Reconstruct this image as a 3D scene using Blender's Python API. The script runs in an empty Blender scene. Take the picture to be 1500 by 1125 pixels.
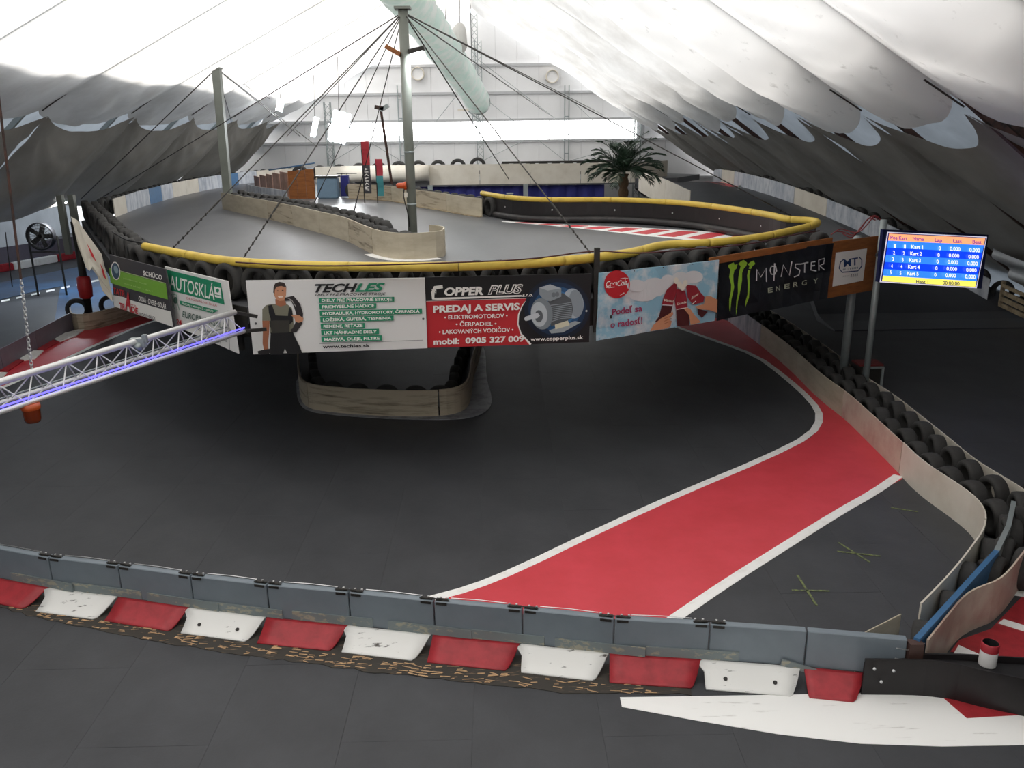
import bpy, bmesh, math, random
from mathutils import Vector, Matrix, noise
random.seed(7)
S = bpy.context.scene
COL = S.collection
V = Vector

# ------------------------------------------------------------------ camera, world, sun, exposure
F = 1250.0; PITCH = math.atan(.304); ROLL = math.radians(0.7); YAW = math.radians(-.8); EYE = 5.6
fw = V((math.sin(-YAW)*math.cos(PITCH), math.cos(YAW)*math.cos(PITCH), -math.sin(PITCH)))
r0 = fw.cross(V((0, 0, 1))).normalized(); u0 = r0.cross(fw)
RT = r0*math.cos(ROLL) - u0*math.sin(ROLL); UP = r0*math.sin(ROLL) + u0*math.cos(ROLL)
cd = bpy.data.cameras.new('camera'); cam = bpy.data.objects.new('camera', cd); COL.objects.link(cam)
cd.sensor_fit = 'HORIZONTAL'; cd.sensor_width = 36; cd.lens = F/1500*36; cd.clip_start = .05; cd.clip_end = 500
cam.matrix_world = Matrix(((RT.x, UP.x, -fw.x, 0), (RT.y, UP.y, -fw.y, 0), (RT.z, UP.z, -fw.z, EYE), (0, 0, 0, 1)))
S.camera = cam
EYEP = V((0, 0, EYE))

W = bpy.data.worlds.new('sky'); S.world = W; W.use_nodes = True
bg = W.node_tree.nodes['Background']; bg.inputs[0].default_value = (.93, .96, 1, 1); bg.inputs[1].default_value = 1.8
sl = bpy.data.lights.new('sun', 'SUN'); sl.energy = 9.5; sl.angle = math.radians(34); sl.color = (1, .97, .93)
sun = bpy.data.objects.new('sun', sl); COL.objects.link(sun); sun.rotation_euler = (math.radians(4), math.radians(-30), 0)
S.view_settings.view_transform = 'Standard'; S.view_settings.look = 'None'
S.view_settings.exposure = 0.42; S.view_settings.gamma = 1; S.view_settings.use_curve_mapping = False

# surveying helpers: the point where a line of sight meets a real plane
def ray(u, v): return fw + RT*((u-750)/F) + UP*((562.5-v)/F)
def Z(u, v, z=0.0):
    d = ray(u, v); return EYEP + d*((z-EYE)/d.z)
def Y(u, v, y):
    d = ray(u, v); return EYEP + d*(y/d.y)
def PL(u, v, p, n):
    d = ray(u, v); return EYEP + d*((p-EYEP).dot(n)/d.dot(n))

# ------------------------------------------------------------------ materials
MATS = {}
def mat(name, c, rough=.6, metal=0, var=.12, scale=6, bump=0, bscale=60, emit=0, spec=.5, c2=None, stretch=None, thr=None, trans=0):
    if name in MATS: return MATS[name]
    m = bpy.data.materials.new(name); m.use_nodes = True; nt = m.node_tree; N = nt.nodes; L = nt.links
    b = N['Principled BSDF']; b.inputs['Roughness'].default_value = rough; b.inputs['Metallic'].default_value = metal
    b.inputs['Specular IOR Level'].default_value = spec
    c = tuple(c[:3]) + (1,)
    if var or c2:
        tc = N.new('ShaderNodeTexCoord'); mp = N.new('ShaderNodeMapping'); L.new(tc.outputs['Object'], mp.inputs[0])
        if stretch: mp.inputs['Scale'].default_value = stretch
        nz = N.new('ShaderNodeTexNoise'); nz.inputs['Scale'].default_value = scale; nz.inputs['Detail'].default_value = 8; nz.inputs['Roughness'].default_value = .62
        L.new(mp.outputs[0], nz.inputs[0])
        cr = N.new('ShaderNodeValToRGB'); L.new(nz.outputs[0], cr.inputs[0])
        if c2:
            a, z = thr or (.45, .6)
            cr.color_ramp.elements[0].position = a; cr.color_ramp.elements[1].position = z
            cr.color_ramp.elements[0].color = c; cr.color_ramp.elements[1].color = tuple(c2)+(1,)
        else:
            cr.color_ramp.elements[0].position = .3; cr.color_ramp.elements[1].position = .72
            cr.color_ramp.elements[0].color = tuple(x*(1-var) for x in c[:3])+(1,)
            cr.color_ramp.elements[1].color = tuple(min(1, x*(1+var)) for x in c[:3])+(1,)
        L.new(cr.outputs[0], b.inputs['Base Color'])
    else:
        b.inputs['Base Color'].default_value = c
    if bump:
        tc2 = N.new('ShaderNodeTexCoord'); n2 = N.new('ShaderNodeTexNoise'); n2.inputs['Scale'].default_value = bscale; n2.inputs['Detail'].default_value = 4
        L.new(tc2.outputs['Object'], n2.inputs[0]); bp = N.new('ShaderNodeBump'); bp.inputs['Strength'].default_value = bump; bp.inputs['Distance'].default_value = .02
        L.new(n2.outputs[0], bp.inputs['Height']); L.new(bp.outputs[0], b.inputs['Normal'])
    if emit:
        b.inputs['Emission Color'].default_value = c; b.inputs['Emission Strength'].default_value = emit
    if trans:
        tr = N.new('ShaderNodeBsdfTranslucent'); mx = N.new('ShaderNodeMixShader'); mx.inputs[0].default_value = trans
        if var or c2: L.new(cr.outputs[0], tr.inputs[0])
        else: tr.inputs[0].default_value = c
        L.new(b.outputs[0], mx.inputs[1]); L.new(tr.outputs[0], mx.inputs[2]); L.new(mx.outputs[0], N['Material Output'].inputs[0])
    MATS[name] = m; return m
def h(s):
    r = [int(s[i:i+2], 16)/255 for i in (0, 2, 4)]
    return tuple(x/12.92 if x <= .04045 else ((x+.055)/1.055)**2.4 for x in r)
def flat(s, rough=.55): return mat('print_'+s, h(s), rough, var=0)

M = dict(
 floor=mat('floor_rubber', h('45474a'), .55, var=.16, scale=1.1, bump=.12, bscale=25, spec=.35),
 sheet=mat('floor_sheet', h('434447'), .55, var=.2, scale=.9, bump=.10, bscale=30, spec=.3),
 deck=mat('deck_surface', h('606164'), .40, var=.16, scale=.8, bump=.1, bscale=14, spec=.5, stretch=(1, .35, 1)),
 rampm=mat('ramp_surface', h('46484d'), .5, var=.15, scale=.7),
 deckside=mat('deck_side', h('26241f'), .8, var=.3),
 red=mat('red_floor_paint', h('da4450'), .5, c2=h('cb3a42'), scale=1.6, thr=(.35, .75)),
 white=mat('white_paint', h('fbfaf7'), .55, c2=h('e8e5df'), scale=5, thr=(.5, .75)),
 worn=mat('worn_white', h('f0efeb'), .6, c2=h('55504a'), scale=9, thr=(.62, .68), stretch=(.5, 2.4, 1)),
 kerbp=mat('kerb_white_paint', h('fbfaf7'), .55, c2=h('b4b0aa'), scale=5, thr=(.62, .72), stretch=(.3, 2.6, 1)),
 redkerb=mat('red_kerb', h('b03038'), .45, c2=h('8a2228'), scale=7, thr=(.4, .8)),
 grey=mat('grey_barrier_paint', h('78828a'), .42, var=.08, scale=3),
 greyworn=mat('grey_barrier_worn', h('7d8788'), .5, c2=h('a39f8e'), scale=7, thr=(.54, .6), stretch=(1, 1, 2)),
 steel=mat('bright_steel', (.62, .62, .62), .32, metal=.9, var=.12, scale=30),
 alu=mat('truss_aluminium', (.72, .72, .72), .42, metal=.5, var=.08),
 dsteel=mat('dark_steel', h('3a3835'), .5, metal=.5, var=.2),
 rust=mat('rusty_steel', h('4a3028'), .75, c2=h('2e2421'), scale=9),
 galv=mat('galvanised', h('9aa2a2'), .45, metal=.35, var=.1),
 pole=mat('grey_green_pole', h('7c8078'), .5, var=.08, scale=3),
 cable=mat('cable', h('4a4744'), .5, metal=.4, var=0),
 tyre=mat('tyre_rubber', h('3b3a39'), .8, var=.2, scale=5, bump=.2, bscale=50, spec=.3),
 beige=mat('beige_panel', h('c3b9a4'), .6, c2=h('a89c85'), scale=2.2, thr=(.4, .75), stretch=(.6, .6, 2.4)),
 beigedirty=mat('beige_dirty_panel', h('b9ad97'), .65, c2=h('6f6352'), scale=2.6, thr=(.5, .68), stretch=(.35, .35, 4)),
 cream=mat('cream_panel', h('dcd5c8'), .55, c2=h('c9c0b0'), scale=1.4, thr=(.4, .8)),
 bluish=mat('scuffed_white_panel', h('c9ccd2'), .5, c2=h('98a0ae'), scale=1.6, thr=(.42, .66), stretch=(.3, 2.6, 1)),
 pink=mat('pink_smeared_panel', h('cfc2b0'), .5, c2=h('b9988b'), scale=1.3, thr=(.42, .64)),
 blue=mat('blue_plank', h('3d6a94'), .5, var=.15),
 yellow=mat('yellow_foam', h('d6b84c'), .5, c2=h('b89a3c'), scale=4, thr=(.5, .8)),
 rubber=mat('black_rubber', h('221f20'), .42, var=.25, scale=3, spec=.4),
 rubberw=mat('worn_black_rubber', h('2a2728'), .5, c2=h('423d3b'), scale=2.5, thr=(.5, .7)),
 wood=mat('brown_plywood', h('a0622f'), .6, c2=h('7f4a22'), scale=3, stretch=(1, 1, 6), thr=(.35, .7)),
 splinter=mat('splintered_wood', h('3b3732'), .85, c2=h('8d755b'), scale=6, thr=(.58, .70), stretch=(.8, 5, 1)),
 pallet=mat('old_timber', h('a3947a'), .8, c2=h('6a5a44'), scale=5, thr=(.4, .7)),
 wall=mat('wall_panel', h('ebebec'), .6, var=.04, scale=.5),
 girt=mat('grey_girt', h('bcbdbf'), .5, var=.05),
 black=mat('matt_black', h('161517'), .6, var=0),
 palm=mat('palm_leaf', h('2f4632'), .5, c2=h('1d2f24'), scale=8),
 palmtrunk=mat('palm_trunk', h('5b4630'), .85, var=.35, scale=20),
 redplastic=mat('red_padding', h('b52a2c'), .5, var=.1),
 bluecloth=mat('blue_cloth', h('2c2f7c'), .7, var=.15),
 bluefloor=mat('blue_floor', h('2b5a86'), .35, c2=h('1d3350'), scale=.7, thr=(.4, .65)),
 bin=mat('blue_grey_plastic', h('7690a6'), .5, var=.05),
 purple=mat('violet_grey_panel', h('76707c'), .45, var=.08),
)
M['liner'] = mat('white_liner', (.82, .81, .79), .75, c2=(.60, .58, .55), scale=.55, thr=(.40, .72), trans=.29, bump=.6, bscale=1.6)
M['liner2'] = mat('soiled_white_liner', (.72, .71, .69), .8, c2=(.40, .39, .37), scale=2.2, thr=(.62, .76), trans=.34, bump=.3, bscale=2.0, spec=.2)
M['drape'] = mat('grey_brown_drape', h('938d85'), .5, c2=h('7b756d'), scale=.5, thr=(.35, .7), bump=.5, bscale=1.6, trans=.42, spec=.4)
M['outer'] = mat('blue_grey_membrane', h('a3a8ad'), .4, var=.15, scale=.7, trans=.55)
M['duct'] = mat('duct_foil', (.90, .91, .90), .45, c2=(.74, .86, .82), scale=2, thr=(.4, .6), bump=.6, bscale=5, trans=.6)
M['glass'] = mat('daylight_pane', (1, 1, 1), .3, var=0, emit=4.0)
M['lampw'] = mat('lamp_glow', (.93, .97, 1), .3, var=0, emit=30)
M['led'] = mat('blue_led', (.12, .10, .95), .3, var=0, emit=1.6)
M['orange'] = mat('orange_lens', h('b8481c'), .2, var=.1, emit=.03)

# ------------------------------------------------------------------ object helpers
def link(name, bm, m, parent=None, smooth=False):
    me = bpy.data.meshes.new(name); bm.to_mesh(me); bm.free()
    if isinstance(m, (list, tuple)):
        for x in m: me.materials.append(x)
    else: me.materials.append(m)
    if smooth:
        for p in me.polygons: p.use_smooth = True
    o = bpy.data.objects.new(name, me); COL.objects.link(o)
    if parent is not None:
        o.parent = parent
        # everything is modelled in world coordinates: keep it there under its parent
        o.matrix_parent_inverse = wm(parent).inverted()
    return o
def wm(o):
    m = o.matrix_basis.copy()
    if o.parent: m = wm(o.parent) @ o.matrix_parent_inverse @ m
    return m
def tag(o, label, cat, group=None):
    o['label'] = label; o['category'] = cat
    if group: o['group'] = group
    return o
def struct(o): o['kind'] = 'structure'; return o
def empty(name, loc, label, cat, group=None):
    o = bpy.data.objects.new(name, None); COL.objects.link(o); o.location = loc; o.empty_display_size = .1
    return tag(o, label, cat, group)
def nb(): return bmesh.new()
def bx(bm, c, s, rot=None):
    M4 = Matrix.Translation(V(c)) @ (rot.to_4x4() if rot else Matrix()) @ Matrix.Diagonal((*s, 1))
    return bmesh.ops.create_cube(bm, size=1, matrix=M4)
def axes(d, up=V((0, 0, 1))):
    d = d.normalized()
    if abs(d.dot(up)) > .98: up = V((1, 0, 0))
    a = d.cross(up).normalized(); b = a.cross(d)
    return a, b
def bar(bm, a, b, w, t=None, up=V((0, 0, 1))):
    a = V(a); b = V(b); t = t or w; x, z = axes(b-a, up)
    vs = [bm.verts.new(p + x*sx*w/2 + z*sz*t/2) for p in (a, b) for sx, sz in ((-1, -1), (1, -1), (1, 1), (-1, 1))]
    for f in ((0, 1, 2, 3), (7, 6, 5, 4), (0, 4, 5, 1), (1, 5, 6, 2), (2, 6, 7, 3), (3, 7, 4, 0)): bm.faces.new([vs[i] for i in f])
def tube(bm, pts, r, n=8, cap=True, rf=None):
    pts = [V(p) for p in pts]; rings = []
    for i, p in enumerate(pts):
        d = (pts[min(i+1, len(pts)-1)] - pts[max(i-1, 0)])
        a, b = axes(d); rr = rf(i/(len(pts)-1)) if rf else r
        rings.append([bm.verts.new(p + a*math.cos(t)*rr + b*math.sin(t)*rr) for t in (2*math.pi*k/n for k in range(n))])
    for A, B in zip(rings, rings[1:]):
        for k in range(n): bm.faces.new((A[k], A[(k+1) % n], B[(k+1) % n], B[k]))
    if cap:
        bm.faces.new(rings[0][::-1]); bm.faces.new(rings[-1])
def lathe(bm, prof, c=(0, 0, 0), n=20, rot=None):
    c = V(c); rings = []
    for r, z in prof:
        ring = []
        for k in range(n):
            t = 2*math.pi*k/n; p = V((r*math.cos(t), r*math.sin(t), z))
            if rot: p = rot @ p
            ring.append(bm.verts.new(c+p))
        rings.append(ring)
    for A, B in zip(rings, rings[1:]):
        for k in range(n): bm.faces.new((A[k], A[(k+1) % n], B[(k+1) % n], B[k]))
    return rings
def prism(bm, pts, z0, z1):
    lo = [bm.verts.new((p[0], p[1], z0)) for p in pts]; hi = [bm.verts.new((p[0], p[1], z1)) for p in pts]
    n = len(pts)
    bm.faces.new(hi); bm.faces.new(lo[::-1])
    for i in range(n): bm.faces.new((lo[i], lo[(i+1) % n], hi[(i+1) % n], hi[i]))
    bmesh.ops.recalc_face_normals(bm, faces=bm.faces)
def resample(pts, step):
    pts = [V(p) for p in pts]; out = []; ds = [0]
    for a, b in zip(pts, pts[1:]): ds.append(ds[-1] + (b-a).length)
    n = max(1, round(ds[-1]/step))
    for k in range(n+1):
        s = ds[-1]*k/n; i = 0
        while i < len(ds)-2 and ds[i+1] < s: i += 1
        t = (s-ds[i])/max(1e-9, ds[i+1]-ds[i]); out.append(pts[i].lerp(pts[i+1], t))
    return out
def smooth(pts, it=2):
    pts = [V(p) for p in pts]
    for _ in range(it):
        q = [pts[0]]
        for a, b in zip(pts, pts[1:]): q += [a.lerp(b, .25), a.lerp(b, .75)]
        pts = q + [pts[-1]]
    return pts
def side(pts, i):
    d = pts[min(i+1, len(pts)-1)] - pts[max(i-1, 0)]; d.z = 0; d.normalize(); return V((d.y, -d.x, 0))
def offset(pts, off): return [p + side(pts, i)*off for i, p in enumerate(pts)]
def sheet_wall(bm, pts, hgt, th, lean=0):
    """a bent upright panel following pts (base line), thickness th to its right-hand side"""
    q = []
    for i, p in enumerate(pts):
        s = side(pts, i); hh = hgt
        q.append([bm.verts.new(x) for x in (p, p+s*th, p+s*(th+lean)+V((0, 0, hh)), p+s*lean+V((0, 0, hh)))])
    for A, B in zip(q, q[1:]):
        for k in range(4): bm.faces.new((A[k], A[(k+1) % 4], B[(k+1) % 4], B[k]))
    bm.faces.new(q[0][::-1]); bm.faces.new(q[-1]); bmesh.ops.recalc_face_normals(bm, faces=bm.faces)
def barrier(name, label, path, hgt, mats, plen=1.9, th=.03, group=None, cat='barrier', lean=0):
    root = empty(name, path[0], label, cat, group)
    fine = resample(path, .16); per = max(2, round(plen/.16)); i = 0
    k = 0
    while i < len(fine)-1:
        j = min(len(fine)-1, i+per)
        if len(fine)-1-j < per*.4: j = len(fine)-1
        seg = [p.copy() for p in fine[i:j+1]]
        seg[0] = seg[0].lerp(seg[1], .08); seg[-1] = seg[-1].lerp(seg[-2], .08)
        bm = nb(); sheet_wall(bm, seg, hgt*random.uniform(.985, 1.01), th, lean)
        link('panel', bm, mats[k % len(mats)] if isinstance(mats, list) else mats, root); k += 1; i = j
    return root

# tyres -------------------------------------------------------------
def tyre_mesh(R=.31, w=.2, name='tyre'):
    bm = nb(); prof = [(R*.60, -w*.32), (R*.66, -w*.5), (R*.86, -w*.52), (R*.97, -w*.42), (R, -w*.2), (R, w*.2), (R*.97, w*.42), (R*.86, w*.52), (R*.66, w*.5), (R*.60, w*.32)]
    rings = lathe(bm, prof, n=22)
    for k in range(22): bm.faces.new((rings[-1][k], rings[-1][(k+1) % 22], rings[0][(k+1) % 22], rings[0][k]))
    bmesh.ops.recalc_face_normals(bm, faces=bm.faces)
    me = bpy.data.meshes.new(name); bm.to_mesh(me); bm.free(); me.materials.append(M['tyre'])
    for p in me.polygons: p.use_smooth = True
    return me
TYRE = tyre_mesh()
def tyre(p, n, R=.31, label='', group=None, lying=False, w=1):
    o = bpy.data.objects.new('tyre', TYRE); COL.objects.link(o)
    s = R/.31; o.scale = (s, s, s*w)
    if lying: o.location = p + V((0, 0, .105*s)); o.rotation_euler = (0, 0, random.random()*6)
    else:
        n = n.normalized(); a, b = axes(n)
        rot = Matrix((a, b, -n)).transposed() if False else n.to_track_quat('Z', 'Y').to_matrix()
        o.rotation_euler = rot.to_euler(); o.location = p + V((0, 0, R))
    return tag(o, label, 'tyre', group)
def tyre_row(path, off, step, label, group, R=.31, jit=.02, w=1):
    q = resample(path, step)
    for i, p in enumerate(q):
        s = side(q, i); nn = s + V((random.uniform(-.12, .12), random.uniform(-.12, .12), random.uniform(-.06, .06)))
        tyre(p + s*(off+random.uniform(-jit, jit)), nn, R*random.uniform(.96, 1.02), label, group, w=w)

# boards and their print ---------------------------------------------
class Board:
    def __init__(s, name, label, tl, tr, bl, br, ztop, m, cat='banner', th=.02, p0=None, p1=None, warp=0):
        a = p0 if p0 else Z(*tl, ztop); b = p1 if p1 else Z(*tr, ztop)
        s.n = (b-a).cross(V((0, 0, -1))).normalized()      # towards the viewer side
        if s.n.dot(EYEP-a) < 0: s.n = -s.n
        s.p = a
        q = [s.at(*x) for x in (tl, tr, br, bl)]; s.q = q; s.w = warp
        mid = (q[2]+q[3])/2
        s.root = empty(name, mid, label, cat); s.k = 0
        bm = nb(); nx, ny = 14, 6
        def P(i, j, o):
            t = q[0].lerp(q[1], i/nx); c = q[3].lerp(q[2], i/nx); return t.lerp(c, j/ny) + s.n*(o + s.wv(t.lerp(c, j/ny)))
        fr = [[bm.verts.new(P(i, j, 0)) for j in range(ny+1)] for i in range(nx+1)]
        bk = [[bm.verts.new(P(i, j, -th)) for j in range(ny+1)] for i in range(nx+1)]
        for i in range(nx):
            for j in range(ny):
                bm.faces.new((fr[i][j], fr[i+1][j], fr[i+1][j+1], fr[i][j+1])); bm.faces.new((bk[i][j], bk[i][j+1], bk[i+1][j+1], bk[i+1][j]))
        for i in range(nx):
            for j in (0, ny): bm.faces.new((fr[i][j], fr[i+1][j], bk[i+1][j], bk[i][j]))
        for j in range(ny):
            for i in (0, nx): bm.faces.new((fr[i][j], fr[i][j+1], bk[i][j+1], bk[i][j]))
        bmesh.ops.recalc_face_normals(bm, faces=bm.faces)
        s.sheet = link('board_sheet', bm, m, s.root, smooth=False)
    def wv(s, p):
        if not s.w: return 0
        return s.w*(noise.noise(p*2.3))
    def at(s, u, v): return PL(u, v, s.p, s.n)
    def on(s, u, v, o): 
        p = s.at(u, v); return p + s.n*(o + s.wv(p))
    def poly(s, pts, m, name='print', label=None):
        s.k += 1; o = .003 + .0012*s.k
        bm = nb(); vs = [bm.verts.new(s.on(u, v, o)) for u, v in pts]; f = bm.faces.new(vs)
        if f.calc_area() and True:
            f.normal_update()
            if f.normal.dot(s.n) < 0: f.normal_flip()
        if s.w:
            bmesh.ops.triangulate(bm, faces=bm.faces[:])
        r = link(name, bm, m, s.root)
        if label: r['label'] = label
        return r
    def disc(s, c, rx, ry, m, name='print', n=28, a0=0, tilt=0, label=None):
        return s.poly([(c[0]+rx*math.cos(t)*math.cos(tilt)-ry*math.sin(t)*math.sin(tilt), c[1]+rx*math.cos(t)*math.sin(tilt)+ry*math.sin(t)*math.cos(tilt)) for t in (2*math.pi*k/n for k in range(n))], m, name, label)
    def ring(s, pts, w, m, name='print'):
        """a drawn line of width w through pts (photo measure)"""
        s.k += 1; o = .003 + .0012*s.k; bm = nb(); L = []
        for i, p in enumerate(pts):
            a = pts[max(0, i-1)]; b = pts[min(len(pts)-1, i+1)]; d = V((b[0]-a[0], b[1]-a[1])); d.normalize()
            ww = w[i] if isinstance(w, (list, tuple)) else w
            L.append((bm.verts.new(s.on(p[0]-d.y*ww/2, p[1]+d.x*ww/2, o)), bm.verts.new(s.on(p[0]+d.y*ww/2, p[1]-d.x*ww/2, o))))
        for A, B in zip(L, L[1:]): bm.faces.new((A[0], A[1], B[1], B[0]))
        return link(name, bm, m, s.root)
    def text(s, txt, bl, br, hgt, m, bold=.0, shear=0, space=1, tr_h=None, name='lettering', slant=0, merge=None):
        """bl, br: baseline ends; hgt: cap height at left (tr_h at right), in photo measure"""
        s.k += 1; o = .004 + .0012*s.k
        vs, fs = glyphs(txt, bold, shear, space)
        x0 = min(v[0] for v in vs); x1 = max(v[0] for v in vs); CH = .73
        h1 = tr_h or hgt; bm = nb(); L = []
        for x, y in vs:
            t = (x-x0)/(x1-x0); k = y/CH; u = bl[0]+(br[0]-bl[0])*t + slant*k; v = bl[1]+(br[1]-bl[1])*t - (hgt+(h1-hgt)*t)*k
            L.append(bm.verts.new(s.on(u, v, o)))
        for f in fs:
            try: bm.faces.new([L[i] for i in f])
            except ValueError: pass
        return link(name, bm, m, s.root)
GC = {}
def glyphs(txt, bold, shear, space):
    k = (txt, bold, shear, space)
    if k in GC: return GC[k]
    c = bpy.data.curves.new('t', 'FONT'); c.body = txt; c.size = 1; c.resolution_u = 3; c.offset = bold; c.shear = shear; c.space_character = space
    o = bpy.data.objects.new('t', c); COL.objects.link(o)
    me = bpy.data.meshes.new_from_object(o)
    r = ([(v.co.x, v.co.y) for v in me.vertices], [tuple(p.vertices) for p in me.polygons])
    bpy.data.objects.remove(o); bpy.data.curves.remove(c); bpy.data.meshes.remove(me)
    GC[k] = r; return r

DZ = 2.9                                     # level of the raised deck
# ================================================================== FLOOR
bm = nb(); bx(bm, (-3, 24, -.106), (48, 66, .2)); floor = struct(link('floor', bm, M['floor']))
bm = nb(); bx(bm, (0, 0, -.004), (1.2475, 2.4975, .008)); me0 = bpy.data.meshes.new('floor_sheet'); bm.to_mesh(me0); bm.free(); me0.materials.append(M['sheet'])
for i in range(-9, 12):
    for j in range(0, 10):
        o = bpy.data.objects.new('floor_sheet', me0); COL.objects.link(o)
        o.location = (i*1.25+.3, 1.8+j*2.5+(1.25 if i % 2 else 0), random.uniform(-.0012, .0008)); o.parent = floor
def paint(name, px, m, z=0, t=.004, par=None, lift=0):
    bm = nb(); prism(bm, [Z(u, v, z) for u, v in px], z+.002+lift, z+t+.002+lift); return link(name, bm, m, par or floor)
def stripe(name, px, w, m, z=0, par=None, lift=0, it=1):
    pts = smooth([Z(u, v, z) for u, v in px], it)
    bm = nb(); a = offset(pts, w/2); b = offset(pts, -w/2); prism(bm, a+b[::-1], z+.003+lift, z+.008+lift); return link(name, bm, m, par or floor)
lineA = [(985, 477), (1050, 500), (1108, 521), (1150, 552), (1190, 588), (1203, 612), (1188, 638), (1120, 672), (1000, 722), (880, 776), (760, 834), (690, 862), (630, 878)]
rightA = [(1425, 797)]
paint('red_paint_zone', [(985, 476), (1030, 462), (1110, 480), (1118, 508), (1160, 544), (1200, 584), (1240, 615), (1262, 637), (1316, 692), (1322, 702), (1240, 745), (1150, 800), (1060, 855), (985, 912), (600, 890), (690, 864), (760, 836), (880, 779), (1000, 725), (1120, 675), (1188, 641), (1203, 613), (1190, 589), (1150, 553), (1108, 522)], M['red'])
stripe('white_line', lineA, .14, M['white'])
stripe('white_line', [(1316, 697), (1280, 722), (1230, 750), (1150, 800), (1060, 857), (980, 912)], .15, M['white'])
paint('white_kerb_paint', [(908, 1022), (1040, 1020), (1160, 1018), (1264, 1016), (1385, 1018), (1520, 1035), (1560, 1060), (1560, 1085), (1500, 1092), (1380, 1094), (1260, 1090), (1140, 1076), (1020, 1056), (911, 1036)], M['kerbp'])
paint('red_kerb_paint', [(1378, 1020), (1416, 1053), (1500, 1048), (1560, 1046), (1560, 1030)], M['redkerb'], lift=.005)
# marks to the right of the pink panel
paint('red_kerb_paint', [(1392, 955), (1405, 938), (1451, 922), (1482, 890), (1520, 850), (1640, 850), (1640, 975), (1500, 968)], M['redkerb'])
for q in ([(1397, 958), (1404, 946), (1440, 962), (1436, 968)], [(1462, 914), (1470, 908), (1560, 935), (1560, 945)], [(1478, 872), (1484, 866), (1560, 872), (1560, 884)]): paint('white_line', q, M['white'], lift=.006)
# chalk crosses
chalk = mat('yellow_green_chalk', h('7c8652'), .9, c2=h('50544a'), scale=30, thr=(.4, .6))
for a, b in (((1160, 865), (1215, 866)), ((1168, 843), (1196, 887)), ((1226, 808), (1290, 815)), ((1228, 795), (1274, 824)), ((1305, 744), (1345, 750))):
    stripe('chalk_mark', [a, b], .03, chalk, it=0)
# left lower side: red strip and white line, blue floor
paint('red_paint_zone', [(-60, 560), (0, 545), (60, 512), (107, 487), (167, 466), (230, 452), (330, 440), (300, 452), (220, 470), (150, 500), (70, 538), (0, 568), (-60, 590)], M['red'])
stripe('white_line', [(-60, 592), (0, 570), (70, 538), (150, 501), (220, 471), (300, 450)], .13, M['white'])
paint('blue_floor_zone', [(-120, 432), (-40, 422), (60, 402), (130, 388), (180, 372), (180, 402), (130, 412), (60, 425), (-40, 448), (-120, 460)], M['bluefloor'])
for u in range(-20, 150, 22): paint('white_line', [(u, 441-.22*u), (u+12, 438.4-.22*u), (u+12, 441-.22*u), (u, 443.6-.22*u)], M['white'], lift=.004)
paint('blue_floor_zone', [(80, 470), (90, 412), (180, 400), (240, 420), (200, 455), (140, 465)], M['bluefloor'], lift=.001)

# ================================================================== TENT ROOF
XC = -1.1; KL = (-12.0, 6.2); KR = (8.0, 5.9); RZ = 11.7; Y0, Y1 = -9.0, 50.0; BAY = 4.3
frames = [15.3 + BAY*k for k in range(-6, 9)]; frames = [f for f in frames if f < Y1-1] + [Y1]
framesL = [24 + 5.8*k for k in range(-6, 5)]; framesL = [f for f in framesL if f < Y1-1] + [Y1]
def side_pt(sgn, s):
    """profile by slope length parameter: 0 ridge, 1 knee"""
    K = KR if sgn > 0 else KL
    return V((XC + (K[0]-XC)*s, 0, RZ + (K[1]-RZ)*s))
def grid(bm, P, nu, nv):
    g = [[bm.verts.new(P(i/nu, j/nv)) for j in range(nv+1)] for i in range(nu+1)]
    for i in range(nu):
        for j in range(nv): bm.faces.new((g[i][j], g[i+1][j], g[i+1][j+1], g[i][j+1]))
ridge = nb(); bar(ridge, (XC, Y0, RZ+.35), (XC, Y1, RZ+.35), .2, .25)
ceiling = struct(link('ceiling', ridge, M['galv']))
for sgn in (-1, 1):
    K = KR if sgn > 0 else KL
    nrm = V((-(RZ-K[1])*sgn, 0, -abs(K[0]-XC))).normalized()
    FR = frames if sgn > 0 else framesL
    for bi, (a, b) in enumerate(zip(FR, FR[1:])):
        rnd = random.random(); dp = .26+.16*rnd
        def P(s, t, a=a, b=b, dp=dp, rnd=rnd):
            e = math.sin(math.pi*t)
            ss = s*(1.0 + .035*math.sin(rnd*9) + (.075 if sgn > 0 else .05)*(e**.7-.35))
            p = side_pt(sgn, ss); p.y = a+(b-a)*t
            wr = .16*noise.noise(V((p.x*.5, p.y*.55, rnd*7))) + .09*noise.noise(V((p.x*1.5+p.y*.8, p.y*.7, 3.1))) + .03*noise.noise(V((p.x*1.2-p.y*2.2, p.y*1.8, 8.1)))
            hang = (dp if sgn > 0 else dp*.6)*e*(.35+.65*math.sin(min(1, s*1.05)*math.pi*.8)) + .07*math.sin(3*math.pi*s+rnd)*e
            return p + nrm*(hang + wr*e + .02)
        bm = nb(); grid(bm, P, 56, 22)
        link('liner_sheet', bm, M['liner2'] if (sgn > 0 and bi < 9) else M['liner'], ceiling, smooth=True)
    for f in FR[1:]:
        bm = nb(); r = V((XC, f-.02, RZ+.12)); k = V((K[0]*1.01, f-.02, K[1]+.12)); bar(bm, r, k, .10, .16)
        link('steel_rafter', bm, M['galv'], ceiling)
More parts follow.
